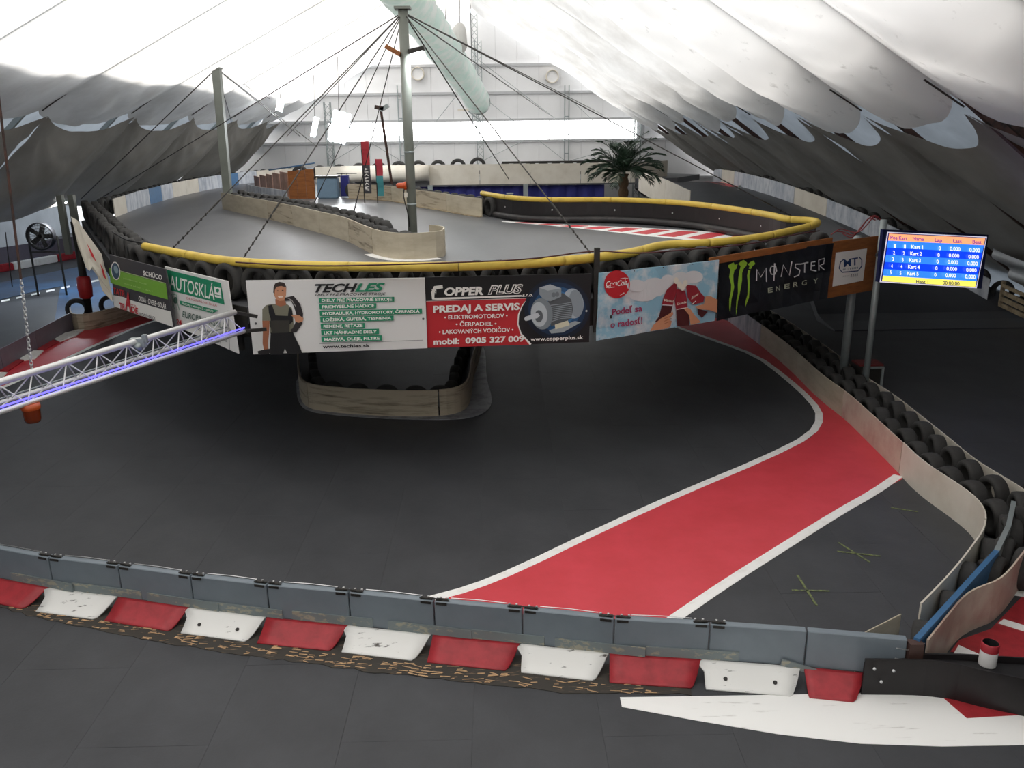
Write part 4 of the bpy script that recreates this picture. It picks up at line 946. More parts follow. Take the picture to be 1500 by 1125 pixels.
# ================================================================== RIGHT-HAND TYRE WALL
rb = [(1067, 470), (1090, 487), (1115, 506), (1159, 542), (1199, 584), (1240, 615), (1262, 637), (1315, 690), (1346, 724)]
RB = [Z(u, v, 0) for u, v in rb] + [Z(u, v, .55) for u, v in ((1416, 716), (1443, 741), (1447, 768), (1425, 800), (1400, 832), (1372, 862), (1350, 884))]
RB = [V((p.x, p.y, 0)) for p in RB]
RB2 = smooth(RB, 2)
tops = [(1425, 797), (1400, 830), (1372, 862), (1350, 885)]
low_ = [Z(1400, 828, .25), Z(1375, 860, .25), Z(1335, 905, .25), Z(1300, 925, .25)]
main = RB2 + []
barrier('tyre_wall_barrier', 'cream and pinkish panel barrier bending along the red paint zone on the right', main, .55, [M['bluish'], M['beige'], M['beige'], M['pink'], M['cream'], M['cream']], plen=2.8, th=-.02 if False else .02)
tip_ = RB2[-1]
bm = nb(); pa = Z(1258, 930, .5); pb = Z(1319, 899, .5); sheet_wall(bm, resample([V((pa.x, pa.y, .02)), V((pb.x, pb.y, .02))], .2), .48, .012); tag(link('loose_panel', bm, M['beige']), 'small olive cream panel leaning behind the last grey barrier box', 'panel')
# pink side panel
pk = smooth([V((p.x, p.y, 0)) for p in (Z(u, v, .55) for u, v in ((1357, 937), (1381, 907), (1413, 868), (1440, 856), (1467, 847), (1500, 806), (1540, 750), (1570, 690)))], 2)
barrier('pink_panel', 'pink smeared curved panel at the right edge beside the red floor', pk, .55, M['pink'], plen=3.5, th=.02)
# plank wall between (blue) and tyres either side
mid = smooth([V((p.x, p.y, 0)) for p in (Z(u, v, .58) for u, v in ((1343, 936), (1378, 898), (1420, 850), (1462, 808), (1478, 772), (1485, 735)))], 1)
root = empty('blue_plank_wall', mid[0], 'blue plank fence running up the middle of the tyre wall end', 'fence')
mr = resample(mid, .9)
for i, (a, c) in enumerate(zip(mr, mr[1:])):
    bm = nb(); bar(bm, a+V((0, 0, .3)), c+V((0, 0, .3)), .06, .58); link('plank', bm, M['blue'] if i < 3 else M['galv'], root)
bm = nb(); bx(bm, mid[0]+V((-.02, -.02, .28)), (.14, .1, .56)); tag(link('brown_post', bm, mat('brown_steel', h('4c3630'), .5, var=.2)), 'brown end post beside the last grey barrier box', 'post')
GR_ = 'tyres in the right-hand tyre wall'; LR_ = 'dark tyre standing in the right-hand tyre wall'
Ra = resample([p for p in RB2 if p.y > 9.3], .3)
tyre_row([p for p in Ra], -.30, .56, LR_, GR_, R=.27, w=1.25)
tyre_row([p+V((.5, .15, 0)) for p in Ra][2:], -.25, .6, LR_, GR_, R=.27, w=1.2)
GE = 'tyres at the near end of the right-hand tyre wall'; LE = 'worn dark tyre packed at the near end of the tyre wall beside the blue planks'
for (u, v) in ((1335, 912), (1376, 868), (1404, 825), (1436, 790), (1462, 755)):
    p = Z(u+6, v, .5); p.z = 0; p += V((.09, .0, 0)); tyre(p, V((.85, -.5, .05)), .245, LE, GE, w=1.15)
for (u, v) in ((1454, 822), (1484, 784), (1503, 742), (1520, 705)):
    p = Z(u, v, .5); p.z = 0; p += V((-.03, .06, 0)); tyre(p, V((.9, -.35, 0)), .23, LE, GE, w=1.0)
# white corners of panels on the far side of the tyre wall
fs = [p+V((1.05, .35, 0)) for p in Ra][:-1]
barrier('rear_barrier', 'cream panel barrier on the far side of the right-hand tyre wall', fs[2:-1], .40, M['cream'], plen=2.2, th=.015)
# red and grey crate in the tyres by the poles
c = Z(1255, 560, .3)+V((.35, .35, 0)); c.z = 0
root = empty('equipment_crate', c, 'dark crate with a red lid standing in the tyres by the two grey poles', 'crate')
bm = nb(); bx(bm, c+V((0, 0, .3)), (.5, .55, .6)); link('body', bm, M['dsteel'], root); bm = nb(); bx(bm, c+V((0, .02, .62)), (.52, .4, .04)); link('lid', bm, mat('dull_red', h('6a2422'), .6, var=.2), root)
bm = nb()
for dx in (-.2, .2): bar(bm, c+V((dx, -.3, .1)), c+V((dx, -.3, .62)), .04, .04)
bar(bm, c+V((-.2, -.3, .6)), c+V((.2, -.3, .6)), .04, .04); link('frame', bm, M['galv'], root)

# ================================================================== FRONT BARRIER
ft_px = [(-42, 797), (70, 817), (172, 829), (278, 844), (390, 857), (510, 868), (635, 881), (765, 893), (900, 907), (1040, 915), (1183, 925), (1331, 938)]
TZ = .58; BZ = .16
T = [Z(u, v, TZ) for u, v in ft_px]
T = [V((p.x, p.y, 0)) for p in T]
ext = T[0] + (T[0]-T[1]); T = [ext+(ext-T[0])] + [ext] + T
fbroot = empty('grey_box_barrier', T[0], 'row of bolted grey barrier boxes crossing the foreground', 'barrier')
for i, (a, c) in enumerate(zip(T, T[1:])):
    d = (c-a); L_ = d.length; d.normalize(); s = V((-d.y, d.x, 0)); g = .008
    bm = nb(); th = .09
    pts = [a+d*g, c-d*g, c-d*g+s*th, a+d*g+s*th]
    prism(bm, pts, BZ, TZ)
    bmesh.ops.bevel(bm, geom=[e for e in bm.edges], offset=.008, segments=1, affect='EDGES')
    link('barrier_box', bm, M['grey'], fbroot)
    if i < len(T)-2 and i < 11:
        # lower overlapping strip with worn paint
        bm = nb(); q = c + d*random.uniform(-.25, .05); bar(bm, q-d*.55-s*.012+V((0, 0, BZ+.065)), q+d*.42-s*.012+V((0, 0, BZ+.065)), .014, .11); link('lap_strip', bm, M['greyworn'], fbroot)
        # joining plate on top with bolts
        bm = nb(); e = T[i+2]-c if i+2 < len(T) else d; e = V(e).normalized()
        for sgn2, dd in ((-1, d), (1, e)):
            A = c + dd*sgn2*.02 + s*.045; B = c + dd*sgn2*.16 + s*.045
            bar(bm, A+V((0, 0, TZ+.006)), B+V((0, 0, TZ+.006)), .05, .008)
        bar(bm, c-d*.15-s*.006+V((0, 0, TZ-.02)), c-d*.03-s*.006+V((0, 0, TZ-.02)), .006, .03); bar(bm, c+e*.03-s*.006+V((0, 0, TZ-.02)), c+e*.15-s*.006+V((0, 0, TZ-.02)), .006, .03)
        tube(bm, [c-d*.17+s*.03+V((0, 0, TZ+.012)), c-d*.1+s*.02+V((0, 0, TZ+.022)), c+s*.04+V((0, 0, TZ+.014)), c+e*.1+s*.02+V((0, 0, TZ+.024)), c+e*.17+s*.03+V((0, 0, TZ+.012))], .007, 5)
        jp = link('joining_plate', bm, M['dsteel'], fbroot)
        for t in (-.15, -.07, .07, .15):
            dd = d if t < 0 else e; bm = nb(); lathe(bm, [(.001, .03), (.013, .028), (.013, 0)], c+dd*t+s*.045+V((0, 0, TZ+.008)), 6); link('bolt', bm, M['steel'], jp)
        # thin rail of wire on the top edge
        bm = nb(); tube(bm, [a+d*.18+s*.085+V((0, 0, TZ+.01)), (a+c)/2+s*.085+V((0, 0, TZ+.018)), c-d*.18+s*.085+V((0, 0, TZ+.01))], .005, 4); link('top_wire', bm, M['steel'], fbroot)
# broad lap straps near the right end
for (ua, va), (ub, vb), w_ in (((905, 962), (1012, 972), .085), ((1015, 967), (1124, 980), .085), ((1145, 967), (1215, 988), .075)):
    sA = Z(ua, va, .23); sB = Z(ub, vb, .23)
    off = (EYEP-sA); off.z = 0; off.normalize()
    bm = nb(); pr_ = [PL(ua, va, T[-2], V((-(T[-1]-T[-3]).y, (T[-1]-T[-3]).x, 0)).normalized()), PL(ub, vb, T[-2], V((-(T[-1]-T[-3]).y, (T[-1]-T[-3]).x, 0)).normalized())]
    bar(bm, pr_[0]+off*.035, pr_[1]+off*.035, .012, w_); link('lap_strip', bm, M['greyworn'], fbroot)
# wire hooks at the end
for dz in (.5, .38): wire('wire_tie', [T[-1]+V((-.12, -.01, dz)), T[-1]+V((.05, -.02, dz-.03)), T[-1]+V((.2, .05, dz+.01))], .005, M['steel'], ['upper bright wire tying the last grey box to the brown post', 'lower bright wire tying the last grey box to the brown post'][dz < .45], 'wire')

# rubber kerbs under the barrier
kb = [(-25, 72, 'r'), (75, 173, 'w'), (175, 278, 'r'), (280, 390, 'w'), (392, 510, 'r'), (512, 632, 'w'), (635, 762, 'r'), (765, 892, 'w'), (893, 1027, 'r'), (1030, 1173, 'w'), (1177, 1266, 'r')]
names = ['leftmost, cut by the picture edge', 'first', 'second', 'second', 'third', 'third', 'fourth', 'fourth', 'fifth', 'fifth', 'at the right end next to the black rubber']
def on_front(u, z, off=0):
    # point on the barrier's front line above pixel column u
    best = None
    for a, c in zip(T, T[1:]):
        A = V((a.x, a.y)); d = V((c.x-a.x, c.y-a.y)); n_ = V((-d.y, d.x, 0)).normalized()
        # solve for v so that the point sits at height z
        lo_, hi_ = 600., 1200.
        for _ in range(40):
            m_ = (lo_+hi_)/2; p = PL(u, m_, V((a.x, a.y, z)), n_)
            if p.z > z: lo_ = m_
            else: hi_ = m_
        t = (V((p.x, p.y))-A).dot(d)/d.dot(d)
        k = max(0, -t, t-1)
        if best is None or k < best[0]: best = (k, p, V((c.x-a.x, c.y-a.y, 0)).normalized())
    return best[1], best[2]
lab_w = ['white painted rubber kerb with black scratches at far left', 'white rubber kerb with two dark bolt holes left of the middle', 'plain white rubber kerb with grey scratches below the middle boxes', 'white rubber kerb with a ragged left edge right of the middle', 'white rubber kerb with two dark bolt holes toward the right end']
lab_r = ['red rubber kerb cut off by the left edge of the view', 'red rubber kerb second from the left', 'red rubber kerb third from the left', 'red rubber kerb in the middle of the row', 'red rubber kerb fourth from the left, right of the middle', 'short red rubber kerb at the right end against the black rubber']
lab_r[3] = 'red rubber kerb fourth from the left, below the middle boxes'; lab_r[4] = 'long red rubber kerb second from the right end'
iw = ir = 0
for u0_, u1_, c in kb:
    A, d1 = on_front(u0_, BZ+.015); B, d2 = on_front(u1_, BZ+.015); d = (B-A).normalized(); s = V((d.y, -d.x, 0))
    L_ = (B-A).length; bm = nb(); ns = 6; prof = [(0.02, BZ+.01), (.05, BZ-.005), (.13, .105), (.20, .06), (.27, .028), (.31, .02)]
    rows_ = []
    ra = random.uniform(.0, .05); rb_ = random.uniform(.10, .16)
    for k, (o, z) in enumerate(prof):
        t = k/(len(prof)-1); x0 = ra*t - (.07 if c == 'w' and k in (1,) else 0)*1; x1 = L_ - rb_*t**1.3
        rows_.append([(x0+(x1-x0)*j/ns, o, z+.006*noise.noise(V((j*1.3+u0_, k, 0)))) for j in range(ns+1)])
    top_ = [[bm.verts.new(V((A.x, A.y, 0))+d*x+s*o+V((0, 0, z))) for x, o, z in r] for r in rows_]
    bot_ = [[bm.verts.new(V((A.x, A.y, 0))+d*x+s*(o-.004)+V((0, 0, max(.001, z-.02)))) for x, o, z in r] for r in rows_]
    for k in range(len(prof)-1):
        for j in range(ns):
            bm.faces.new((top_[k][j], top_[k+1][j], top_[k+1][j+1], top_[k][j+1])); bm.faces.new((bot_[k][j], bot_[k][j+1], bot_[k+1][j+1], bot_[k+1][j]))
    for k in range(len(prof)-1):
        for j in (0, ns): bm.faces.new((top_[k][j], top_[k+1][j], bot_[k+1][j], bot_[k][j]))
    for j in range(ns):
        for k in (0, len(prof)-1): bm.faces.new((top_[k][j], top_[k][j+1], bot_[k][j+1], bot_[k][j]))
    bmesh.ops.recalc_face_normals(bm, faces=bm.faces)
    o = link('rubber_kerb', bm, M['redkerb'] if c == 'r' else M['worn'], None, True)
    if c == 'r': tag(o, lab_r[ir], 'kerb'); ir += 1
    else:
        tag(o, lab_w[iw], 'kerb')
        if iw in (1, 4):
            for t in (.22, .72):
                bm = nb(); cc = V((A.x, A.y, 0))+d*L_*t+s*.19+V((0, 0, .075)); lathe(bm, [(.001, .004), (.022, .004), (.022, -.004)], cc, 12, V((s.x*.4, s.y*.4, .9)).to_track_quat('Z', 'Y').to_matrix()); link('bolt_hole', bm, M['dsteel'], o)
        iw += 1
# splintered wood strip
a_ = [on_front(u, .02)[0] for u in (-40, 120, 300, 480, 660, 840, 1010)]; a_ = [V((p.x, p.y, 0)) for p in a_]
wd = [.30, .44, .52, .56, .56, .54, .40]
f_ = []; 
for i, p in enumerate(a_):
    s = side(a_, i); f_.append(p + s*wd[i])
aa = resample(a_, .12); ff = resample(f_, .12); n_ = min(len(aa), len(ff))
ff = [p + V((0, random.uniform(-.03, .02), 0)) for p in ff]
bm = nb(); prism(bm, aa+ff[::-1], .001, .007); spl = link('splintered_plywood', bm, M['splinter'], floor)
bm = nb()
for _ in range(260):
    k = random.randrange(8, len(aa)-3); k2 = min(int(k/len(aa)*len(ff)), len(ff)-2); p = aa[k].lerp(ff[k2], random.uniform(.6, .98)); d = (aa[k+1]-aa[k]).normalized(); d.rotate(Matrix.Rotation(random.uniform(-.3, .3), 3, 'Z'))
    bar(bm, p+V((0, 0, .009)), p+d*random.uniform(.03, .14)+V((0, 0, random.uniform(.01, .018))), random.uniform(.004, .012), .004)
o = link('wood_splinters', bm, mat('pale_splinter', h('c9a47c'), .8, var=.3, scale=20), floor); o['kind'] = 'stuff'

# ================================================================== BLACK RUBBER BOX AND CAN (bottom right)
rz = .42
fp = smooth([V((Z(1268, 966, rz).x, Z(1268, 966, rz).y, 0))] + [V((p.x, p.y, 0)) for p in (Z(1380, 967, rz), Z(1450, 985, rz), Z(1530, 1000, rz), Z(1600, 1010, rz))], 2)
bp_ = [V((p.x, p.y, 0)) for p in (Z(1340, 958, rz), Z(1400, 958, rz), Z(1500, 964, rz), Z(1600, 974, rz))]
root = empty('rubber_block', fp[0], 'black rubber sheeted block at the bottom right corner', 'barrier')
bm = nb(); sheet_wall(bm, resample(fp, .1), rz, -.02); link('rubber_sheet', bm, M['rubber'], root)
bm = nb(); prism(bm, offset(fp, -.03)+[V((bp_[-1].x, bp_[-1].y, 0)), V((bp_[0].x, bp_[0].y+.02, 0))], .02, rz-.05); link('core', bm, M['black'], root)
bm = nb(); sheet_wall(bm, resample(bp_, .15), rz+.01, .02); link('rubber_sheet', bm, M['rubber'], root)
for u, v in ((1281, 980), (1309, 983), (1291, 999)):
    p = PL(u, v, fp[0], V((fp[2]-fp[0]).cross(V((0, 0, 1))).normalized())); q = (EYEP-p).normalized(); bm = nb(); lathe(bm, [(.001, .008), (.007, .007), (.016, .003), (.016, -.01)], p+q*.035, 12, q.to_track_quat('Z', 'Y').to_matrix()); link('bolt', bm, M['steel'], root)
cp_ = Z(1446, 972, rz-.04); cp_.z = rz-.05
root = empty('paint_can', cp_, 'small white and red can standing on the black rubber block', 'can')
bm = nb(); lathe(bm, [(.001, 0), (.078, 0), (.082, .01), (.082, .17)], cp_, 24); link('body', bm, flat('e8e6e4'), root, True)
bm = nb(); lathe(bm, [(.083, .165), (.083, .25), (.076, .255), (.072, .25), (.070, .12), (.001, .12)], cp_, 24); link('rim', bm, [mat('red_can', h('a02832'), .4, var=0)], root, True)
bm = nb(); lathe(bm, [(.0705, .255), (.068, .13), (.001, .128)], cp_, 24); link('inside', bm, M['black'], root)

# ================================================================== TRUSS GANTRY (left)
ta = Z(-230, 672, 2.62); tb_ = Z(347, 484, 2.62); 
d = (tb_-ta).normalized(); s = V((-d.y, d.x, 0)); w = .30
ch = [s*.0-s*w/2, s*w/2, V((0, 0, w*.95))]
root = empty('gantry_truss', (ta+tb_)/2, 'silver triangular lighting truss with a blue light strip at left', 'truss')
for k, c in enumerate(ch):
    bm = nb(); tube(bm, [ta+c, tb_+c], .042 if k == 2 else .03, 12); link('chord', bm, M['alu'], root, True)
n_ = int((tb_-ta).length/.46)
for i in range(n_):
    A = ta.lerp(tb_, i/n_); B = ta.lerp(tb_, (i+1)/n_); Mi = (A+B)/2
    for q0, q1 in ((A+ch[0], Mi+ch[2]), (Mi+ch[2], B+ch[0]), (A+ch[1], Mi+ch[2]), (Mi+ch[2], B+ch[1]), (A+ch[0], B+ch[1])):
        bm = nb(); tube(bm, [q0, q1], .009, 6); link('brace', bm, M['alu'], root)
bm = nb(); tube(bm, [ta+ch[0]+V((0, 0, .055)), tb_+ch[0]+V((0, 0, .055))], .012, 6); link('light_strip', bm, M['led'], root, True)
bm = nb(); tube(bm, [ta+ch[1]+V((0, 0, .05)), tb_+ch[1]+V((0, 0, .05))], .009, 6); link('lead', bm, M['galv'], root, True)
bm = nb(); bar(bm, tb_+ch[0], tb_+ch[0]+V((.3, .12, 0)), .05); bar(bm, tb_+ch[2], tb_+ch[2]+V((.3, .12, -.1)), .05); link('end_bracket', bm, M['dsteel'], root)
# clamp with lamp on truss
t_ = .742; c = ta.lerp(tb_, .66)+ch[2]; r2 = empty('clamp_lamp', c, 'small grey clamp lamp on top of the lighting truss', 'lamp')
bm = nb(); bx(bm, c+V((0, -.02, -.02)), (.2, .1, .12)); bx(bm, c+V((.1, -.03, .04)), (.06, .06, .1)); link('clamp', bm, M['galv'], r2); bm = nb(); lathe(bm, [(.001, 0), (.035, 0), (.045, .1), (.001, .1)], c+V((.02, -.04, -.1)), 14, Matrix.Rotation(.8, 3, 'X')); link('lamp_head', bm, M['galv'], r2, True)
# beacon
def on_truss(u, off=V((0, 0, 0))):
    best = min((abs(proj_u(ta.lerp(tb_, k/400)+off)-u), k) for k in range(401)); return ta.lerp(tb_, best[1]/400)+off
def proj_u(p):
    q = p-EYEP; w_ = q.dot(fw); return 750+F*q.dot(RT)/w_
c = on_truss(44, ch[0]); root = empty('orange_beacon', c-V((0, 0, .27)), 'orange beacon hanging under the lighting truss', 'beacon')
bm = nb(); lathe(bm, [(.001, -.02), (.1, -.02), (.105, -.06), (.1, -.08)], c, 20); link('base', bm, mat('orange_plastic', h('b04a18'), .4, var=0), root, True)
bm = nb(); lathe(bm, [(.096, -.08), (.09, -.2), (.078, -.235), (.001, -.24)], c, 20); link('lens', bm, mat('amber_lens', h('6e2a10'), .15, var=.1), root, True)
# hanging rod and chain
bot = on_truss(48, ch[2]); topp = Y(-12, 60, bot.y+.2)
root = empty('hanging_chain', bot, 'steel rod and chain holding up the left truss', 'chain')
kn = bot.lerp(topp, .30); 
bm = nb(); tube(bm, [kn, topp, topp.lerp(bot, -1.2)], .014, 6); link('rod', bm, M['rust'], root)
L_ = (kn-bot).length; nlk = int(L_/.045); dirn = (kn-bot).normalized(); a_x, b_x = axes(dirn)
for k in range(nlk):
    c = bot + dirn*(.045*k+.02); ax = a_x if k % 2 else b_x; bm = nb()
    pts = [c + dirn*math.cos(t)*.032 + ax*math.sin(t)*.017 for t in (2*math.pi*j/10 for j in range(11))]; tube(bm, pts, .006, 5, False); link('chain_link', bm, M['steel'], root)
wire('thin_lead', [Y(8, 340, 20), Y(12, 375, 20), Y(18, 420, 20)], .012, M['black'], 'thin black lead hanging near the left edge')

# ================================================================== LEFT LOWER AREA
pl = smooth([Z(u, v, 0) for u, v in ((-70, 575), (0, 543), (50, 514), (107, 482))], 1)
barrier('violet_barrier', 'violet grey panel barrier along the lower left track edge', pl, .5, M['purple'], plen=2)
be = smooth([Z(u, v, 0) for u, v in ((107, 473), (108, 482), (118, 485), (140, 482), (170, 474), (205, 462), (250, 452))], 2)
barrier('beige_end_barrier', 'rounded beige barrier end at the foot of the red padded post', be, .5, M['beigedirty'], plen=3)
p = Z(122, 474, 0); p = V((p.x, p.y+.45, 0)); root = empty('padded_post', p, 'dark post wrapped in red padding beside the left deck corner', 'post')
bm = nb(); tube(bm, [p, V((p.x, p.y, 3.0))], .11, 12); link('shaft', bm, M['dsteel'], root, True)
z0 = Y(123, 437, p.y).z; z1 = Y(123, 404, p.y).z; bm = nb(); lathe(bm, [(.12, z0), (.19, z0+.05), (.21, (z0+z1)/2), (.19, z1-.05), (.12, z1)], p, 18); link('padding', bm, M['redplastic'], root, True)
for q in ((150, 470), (172, 466), (100, 476)):
    pp = Z(*q, 0)+V((0, .7, 0)); tyre(V((pp.x, pp.y, 0)), V((.3, -1, 0)), .34, 'dark tyre behind the beige barrier end at left', 'tyres by the padded post')
for poly, c, l in (([(80, 497), (92, 489), (128, 480), (112, 492), (88, 501)], 'w', 'white flat kerb nearest the beige barrier end'), ([(26, 522), (40, 514), (64, 514), (52, 526), (32, 529)], 'w', 'white flat kerb midway along the violet barrier'), ([(-20, 556), (0, 546), (11, 546), (2, 556), (-18, 562)], 'w', 'white flat kerb at the left edge below the violet barrier'), ([(0, 543), (26, 527), (36, 528), (10, 545)], 'r', 'dark red flat kerb nearest the left edge along the violet barrier'), ([(54, 512), (78, 498), (86, 502), (62, 514)], 'r', 'dark red flat kerb between the two white ones along the violet barrier')):
    bm = nb(); prism(bm, [Z(u, v, 0.02) for u, v in poly], .006, .04); bmesh.ops.bevel(bm, geom=bm.edges[:], offset=.008, segments=1, affect='EDGES'); tag(link('flat_kerb', bm, M['worn'] if c == 'w' else M['redkerb']), l, 'kerb')
# far left kerb row
kr = resample([Z(-60, 408, .0), Z(0, 399, 0), Z(130, 375, 0), Z(160, 368, 0)], 1.1)
lf = len(kr)-1
for i, (a, c) in enumerate(zip(kr, kr[1:])):
    bm = nb(); dd = (c-a).normalized(); bar(bm, a+dd*.01+V((0, 0, .16)), c-dd*.01+V((0, 0, .16)), .25, .31); bmesh.ops.bevel(bm, geom=bm.edges[:], offset=.03, segments=2, affect='EDGES')
    tag(link('kerb_block', bm, M['redkerb'] if (i//2) % 2 == 0 else M['white']), ('red' if (i//2) % 2 == 0 else 'white') + ' kerb block in the row below the far left fan', 'kerb', ('red' if (i//2) % 2 == 0 else 'white') + ' kerb blocks below the fan')
barrier('grey_low_wall', 'low grey wall behind the far left kerb row', [V((p.x-.3, p.y+.8, 0)) for p in kr], .9, M['purple'], plen=3)
# fan
fc = Y(60, 346, 30); root = empty('floor_fan', V((fc.x, 30, 0)), 'round black industrial fan on a frame at far left', 'fan'); Rx = Matrix.Rotation(math.pi/2, 3, 'X')
bm = nb(); lathe(bm, [(.44, -.12), (.48, -.1), (.48, .1), (.44, .12), (.44, -.12)], fc, 28, Rx); link('housing', bm, M['black'], root, True)
bm = nb()
for k in range(24):
    t = k*math.pi/12; tube(bm, [fc+V((math.cos(t)*.08, -.13, math.sin(t)*.08)), fc+V((math.cos(t)*.46, -.1, math.sin(t)*.46))], .006, 4)
for r_ in (.15, .28, .38): tube(bm, [fc+V((math.cos(t)*r_, -.125, math.sin(t)*r_)) for t in (2*math.pi*j/24 for j in range(25))], .006, 4, False)
link('guard_grille', bm, M['dsteel'], root)
for k in range(5):
    t = k*2*math.pi/5; dd = V((math.cos(t), 0, math.sin(t))); bm = nb(); bar(bm, fc+dd*.06, fc+dd*.4, .17, .02, V((0, 1, .5))); link('blade', bm, M['dsteel'], root)
bm = nb(); lathe(bm, [(.001, -.1), (.09, -.08), (.09, .1)], fc, 14, Rx); link('hub', bm, M['dsteel'], root, True)
bm = nb()
for sx in (-.5, .5): bar(bm, V((fc.x+sx, 30.1, 0)), V((fc.x+sx, 30.1, fc.z)), .05)
bar(bm, V((fc.x-.5, 30.1, fc.z-.55)), V((fc.x+.5, 30.1, fc.z-.55)), .05); link('stand', bm, M['dsteel'], root)

# ================================================================== SMALL THINGS ON THE DECK
# wooden partition and bins
A = Z(425, 291, DZ); B = Z(463, 291, DZ); C_ = Z(374, 275, DZ)
root = empty('wooden_partition', (A+B)/2, 'orange brown wooden partition with a pinkish flank left of the blue grey bin', 'partition')
for i in range(3):
    p0_ = A.lerp(B, i/3); p1_ = A.lerp(B, (i+1)/3-.02); bm = nb(); bar(bm, p0_+V((0, 0, .53)), p1_+V((0, 0, .53)), .05, 1.06+.07*i); link('board', bm, M['wood'], root)
pinkw = mat('pinkish_board', h('b08c7c'), .6, c2=h('94705f'), scale=2)
for i in range(5):
    p0_ = C_.lerp(A, i/5); p1_ = C_.lerp(A, (i+1)/5-.02); hh = .55+.11*i; bm = nb(); bar(bm, p0_+V((0, 0, hh/2)), p1_+V((0, 0, hh/2)), .05, hh); link('board', bm, pinkw, root)
bm = nb(); tube(bm, [C_.lerp(A, .5)+V((0, 0, .95)), A+V((0, 0, 1.2)), B+V((.05, 0, 1.36))], .03, 6); link('top_rail', bm, M['blue'], root)
barrier('white_panel_barrier', 'short curved white panel between the tyre island and the wooden partition', smooth([Z(362, 284, DZ), Z(378, 289, DZ), Z(400, 292, DZ), Z(422, 296, DZ)], 1), .42, M['bluish'], plen=2)
c = Z(480, 291, DZ)
root = empty('waste_bin', c, 'large blue grey box bin with a dark lid beside the wooden partition', 'bin')
bm = nb(); bx(bm, c+V((0, .3, .40)), (.78, .6, .8)); bmesh.ops.bevel(bm, geom=bm.edges[:], offset=.04, segments=2, affect='EDGES'); link('body', bm, M['bin'], root); bm = nb(); bx(bm, c+V((0, .3, .83)), (.86, .66, .07)); link('lid', bm, M['dsteel'], root)
c = Z(507, 289, DZ); root = empty('waste_sack_frame', c, 'dark narrow rack with a blue sack right of the large bin', 'rack')
bm = nb(); bx(bm, c+V((0, 0, .45)), (.3, .3, .8)); link('sack', bm, M['bluecloth'], root); bm = nb()
for sx in (-.18, .18): bar(bm, c+V((sx, -.1, 0)), c+V((sx*.6, -.1, .95)), .03)
bar(bm, c+V((-.3, -.1, .93)), c+V((.5, -.1, .93)), .03); link('frame', bm, M['dsteel'], root)
# feather flags
for (ut, vt), (ub, vb), wpx, l, cols_, txt in (((529, 207), (534, 292), 9, 'tall red topped feather flag with a dark lettered lower part', ('b02a36', '3c3a40'), 'KINETIC'), ((550, 233), (553, 292), 8, 'shorter red and teal feather flag right of the tall one', ('b83444', '3f8a90'), None)):
    yb = 32.0; T_ = Y(ut, vt, yb); B_ = Y(ub, vb, yb); B_.z = DZ
    root = empty('feather_flag', B_, l, 'flag'); bm = nb(); tube(bm, [B_, T_], .02, 6); link('flag_pole', bm, M['dsteel'], root)
    hw = wpx*yb/F/2+.02
    def strip(t0, t1, m, name, y=0):
        bm = nb(); A = B_.lerp(T_, t0); C_ = B_.lerp(T_, t1)
        for j in range(6):
            a0 = A.lerp(C_, j/6); a1 = A.lerp(C_, (j+1)/6); wv = .03*math.sin(j)
            bar(bm, a0+V((hw, wv, 0)), a1+V((hw, wv, 0)), hw*2, .015, V((0, 1, 0)))
        return link(name, bm, m, root)
    strip(.62, 1.0, flat(cols_[0]), 'upper_cloth'); strip(.16, .62, flat(cols_[1]), 'lower_cloth')
    if txt:
        A = B_.lerp(T_, .2); C_ = B_.lerp(T_, .58); bm = nb()
        for q in range(8):
            c = A.lerp(C_, (q+.5)/8) + V((hw, -.07, 0)); wq = hw*.5; hq = (C_-A).length/8*.32
            for pts in ([((-1, .9), (1, .5), (-1, -.5), (1, -.9)), ((-1, .8), (1, 0), (-1, -.8)), ((-1, -.8), (-.2, .9), (1, -.8))][q % 3],): tube(bm, [c+V((x*wq, 0, y*hq)) for x, y in pts], .018, 4)
        link('lettering', bm, WH, root)['kind'] = 'stuff'
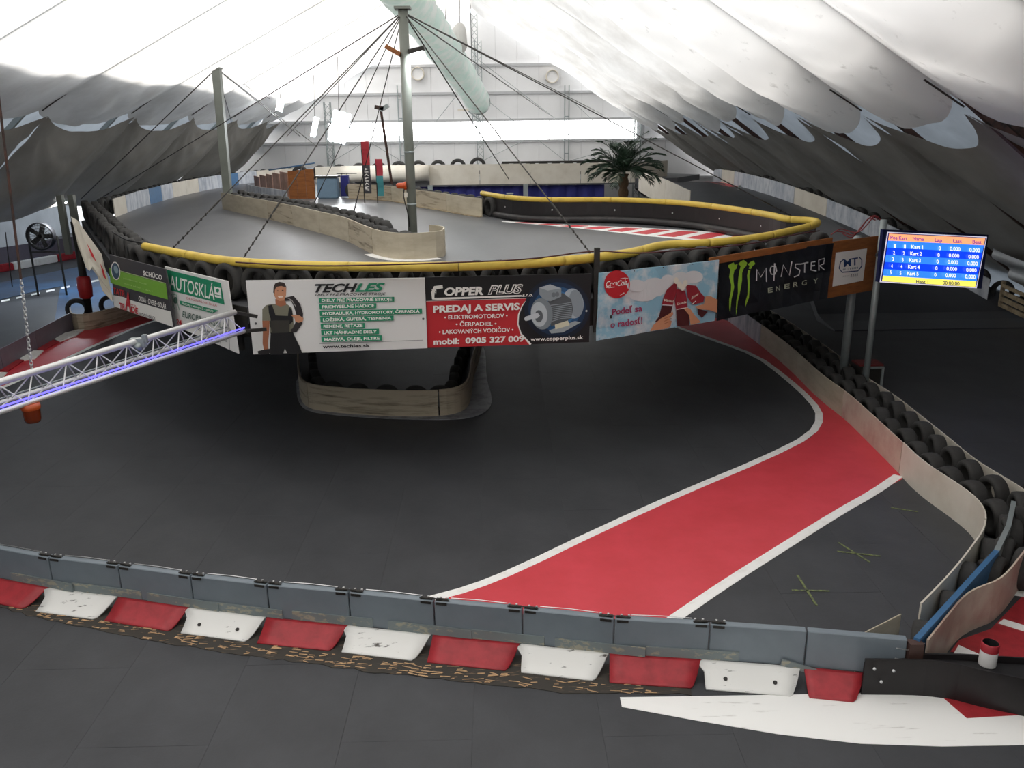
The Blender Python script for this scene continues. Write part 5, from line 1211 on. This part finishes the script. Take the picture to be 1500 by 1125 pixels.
# potted palm
pb_ = Y(912, 292, 31); pc = Y(914, 244, 31)
root = empty('palm', V((pb_.x, 31, 0)), 'tall green fan of palm fronds behind the black rubber wall', 'palm')
bm = nb(); tube(bm, resample([V((pb_.x, 31, 0)), V((pb_.x+.03, 31, 1.6)), V((pc.x, 31, pc.z-.25))], .12), .16, 12, True, rf=lambda t: .17+.03*math.sin(t*70)); link('trunk', bm, M['palmtrunk'], root, True)
bm = nb(); lathe(bm, [(.001, 0), (.4, 0), (.5, .6), (.45, .6), (.43, .5), (.001, .5)], V((pb_.x, 31, 0)), 20); link('pot', bm, M['dsteel'], root, True)
for k in range(30):
    az = k*2.399; el = math.radians(84 - (k/30)*88); L_ = random.uniform(1.25, 1.65); o0 = V((pc.x, 31, pc.z-.15)) + V((math.cos(az), math.sin(az), 0))*.08
    pts = []; p = o0.copy(); e = el
    for j in range(9):
        pts.append(p.copy()); p = p + V((math.cos(az)*math.cos(e), math.sin(az)*math.cos(e), math.sin(e)))*L_/8; e -= .08+.03*j*.6
    bm = nb(); tube(bm, pts, .012, 4, True, rf=lambda t: .016*(1-t)+.004)
    for j in range(2, 27):
        t = j/27*8; i0 = min(7, int(t)); c = pts[i0].lerp(pts[i0+1], t-i0); tg = (pts[i0+1]-pts[i0]).normalized(); a_, b_ = axes(tg)
        ll = .42*math.sin(math.pi*min(1, j/27*.85+.12))+.08
        for sg in (-1, 1):
            dv = (a_*sg*.62 + tg*.85 + b_*random.uniform(.0, .35) - V((0, 0, .1))).normalized(); tip = c+dv*ll; wv = tg.cross(dv).cross(dv).normalized()*.011
            vs = [bm.verts.new(x) for x in (c-wv, c+wv, c.lerp(tip, .6)+wv, tip-V((0, 0, .06)), c.lerp(tip, .6)-wv)]; bm.faces.new(vs)
    link('frond', bm, M['palm'], root)
# lamp in the left side bay
c = Y(85, 297, 30); root = empty('tube_lamp', c, 'short glowing tube lamp under the drape at far left', 'lamp')
bm = nb(); bx(bm, c, (.55, .1, .05)); link('tube', bm, M['lampw'], root); bm = nb(); bx(bm, c+V((0, 0, .06)), (.62, .14, .07)); link('housing', bm, M['galv'], root)
bm = nb(); tube(bm, [c+V((0, 0, .08)), c+V((0, 0, .8))], .01, 5); link('hanger', bm, M['cable'], root)
ld = bpy.data.lights.new('bay_light', 'AREA'); ld.size = .6; ld.energy = 140; ld.color = (.85, .92, 1); lo = bpy.data.objects.new('bay_light', ld); COL.objects.link(lo); lo.location = c-V((0, 0, .05))
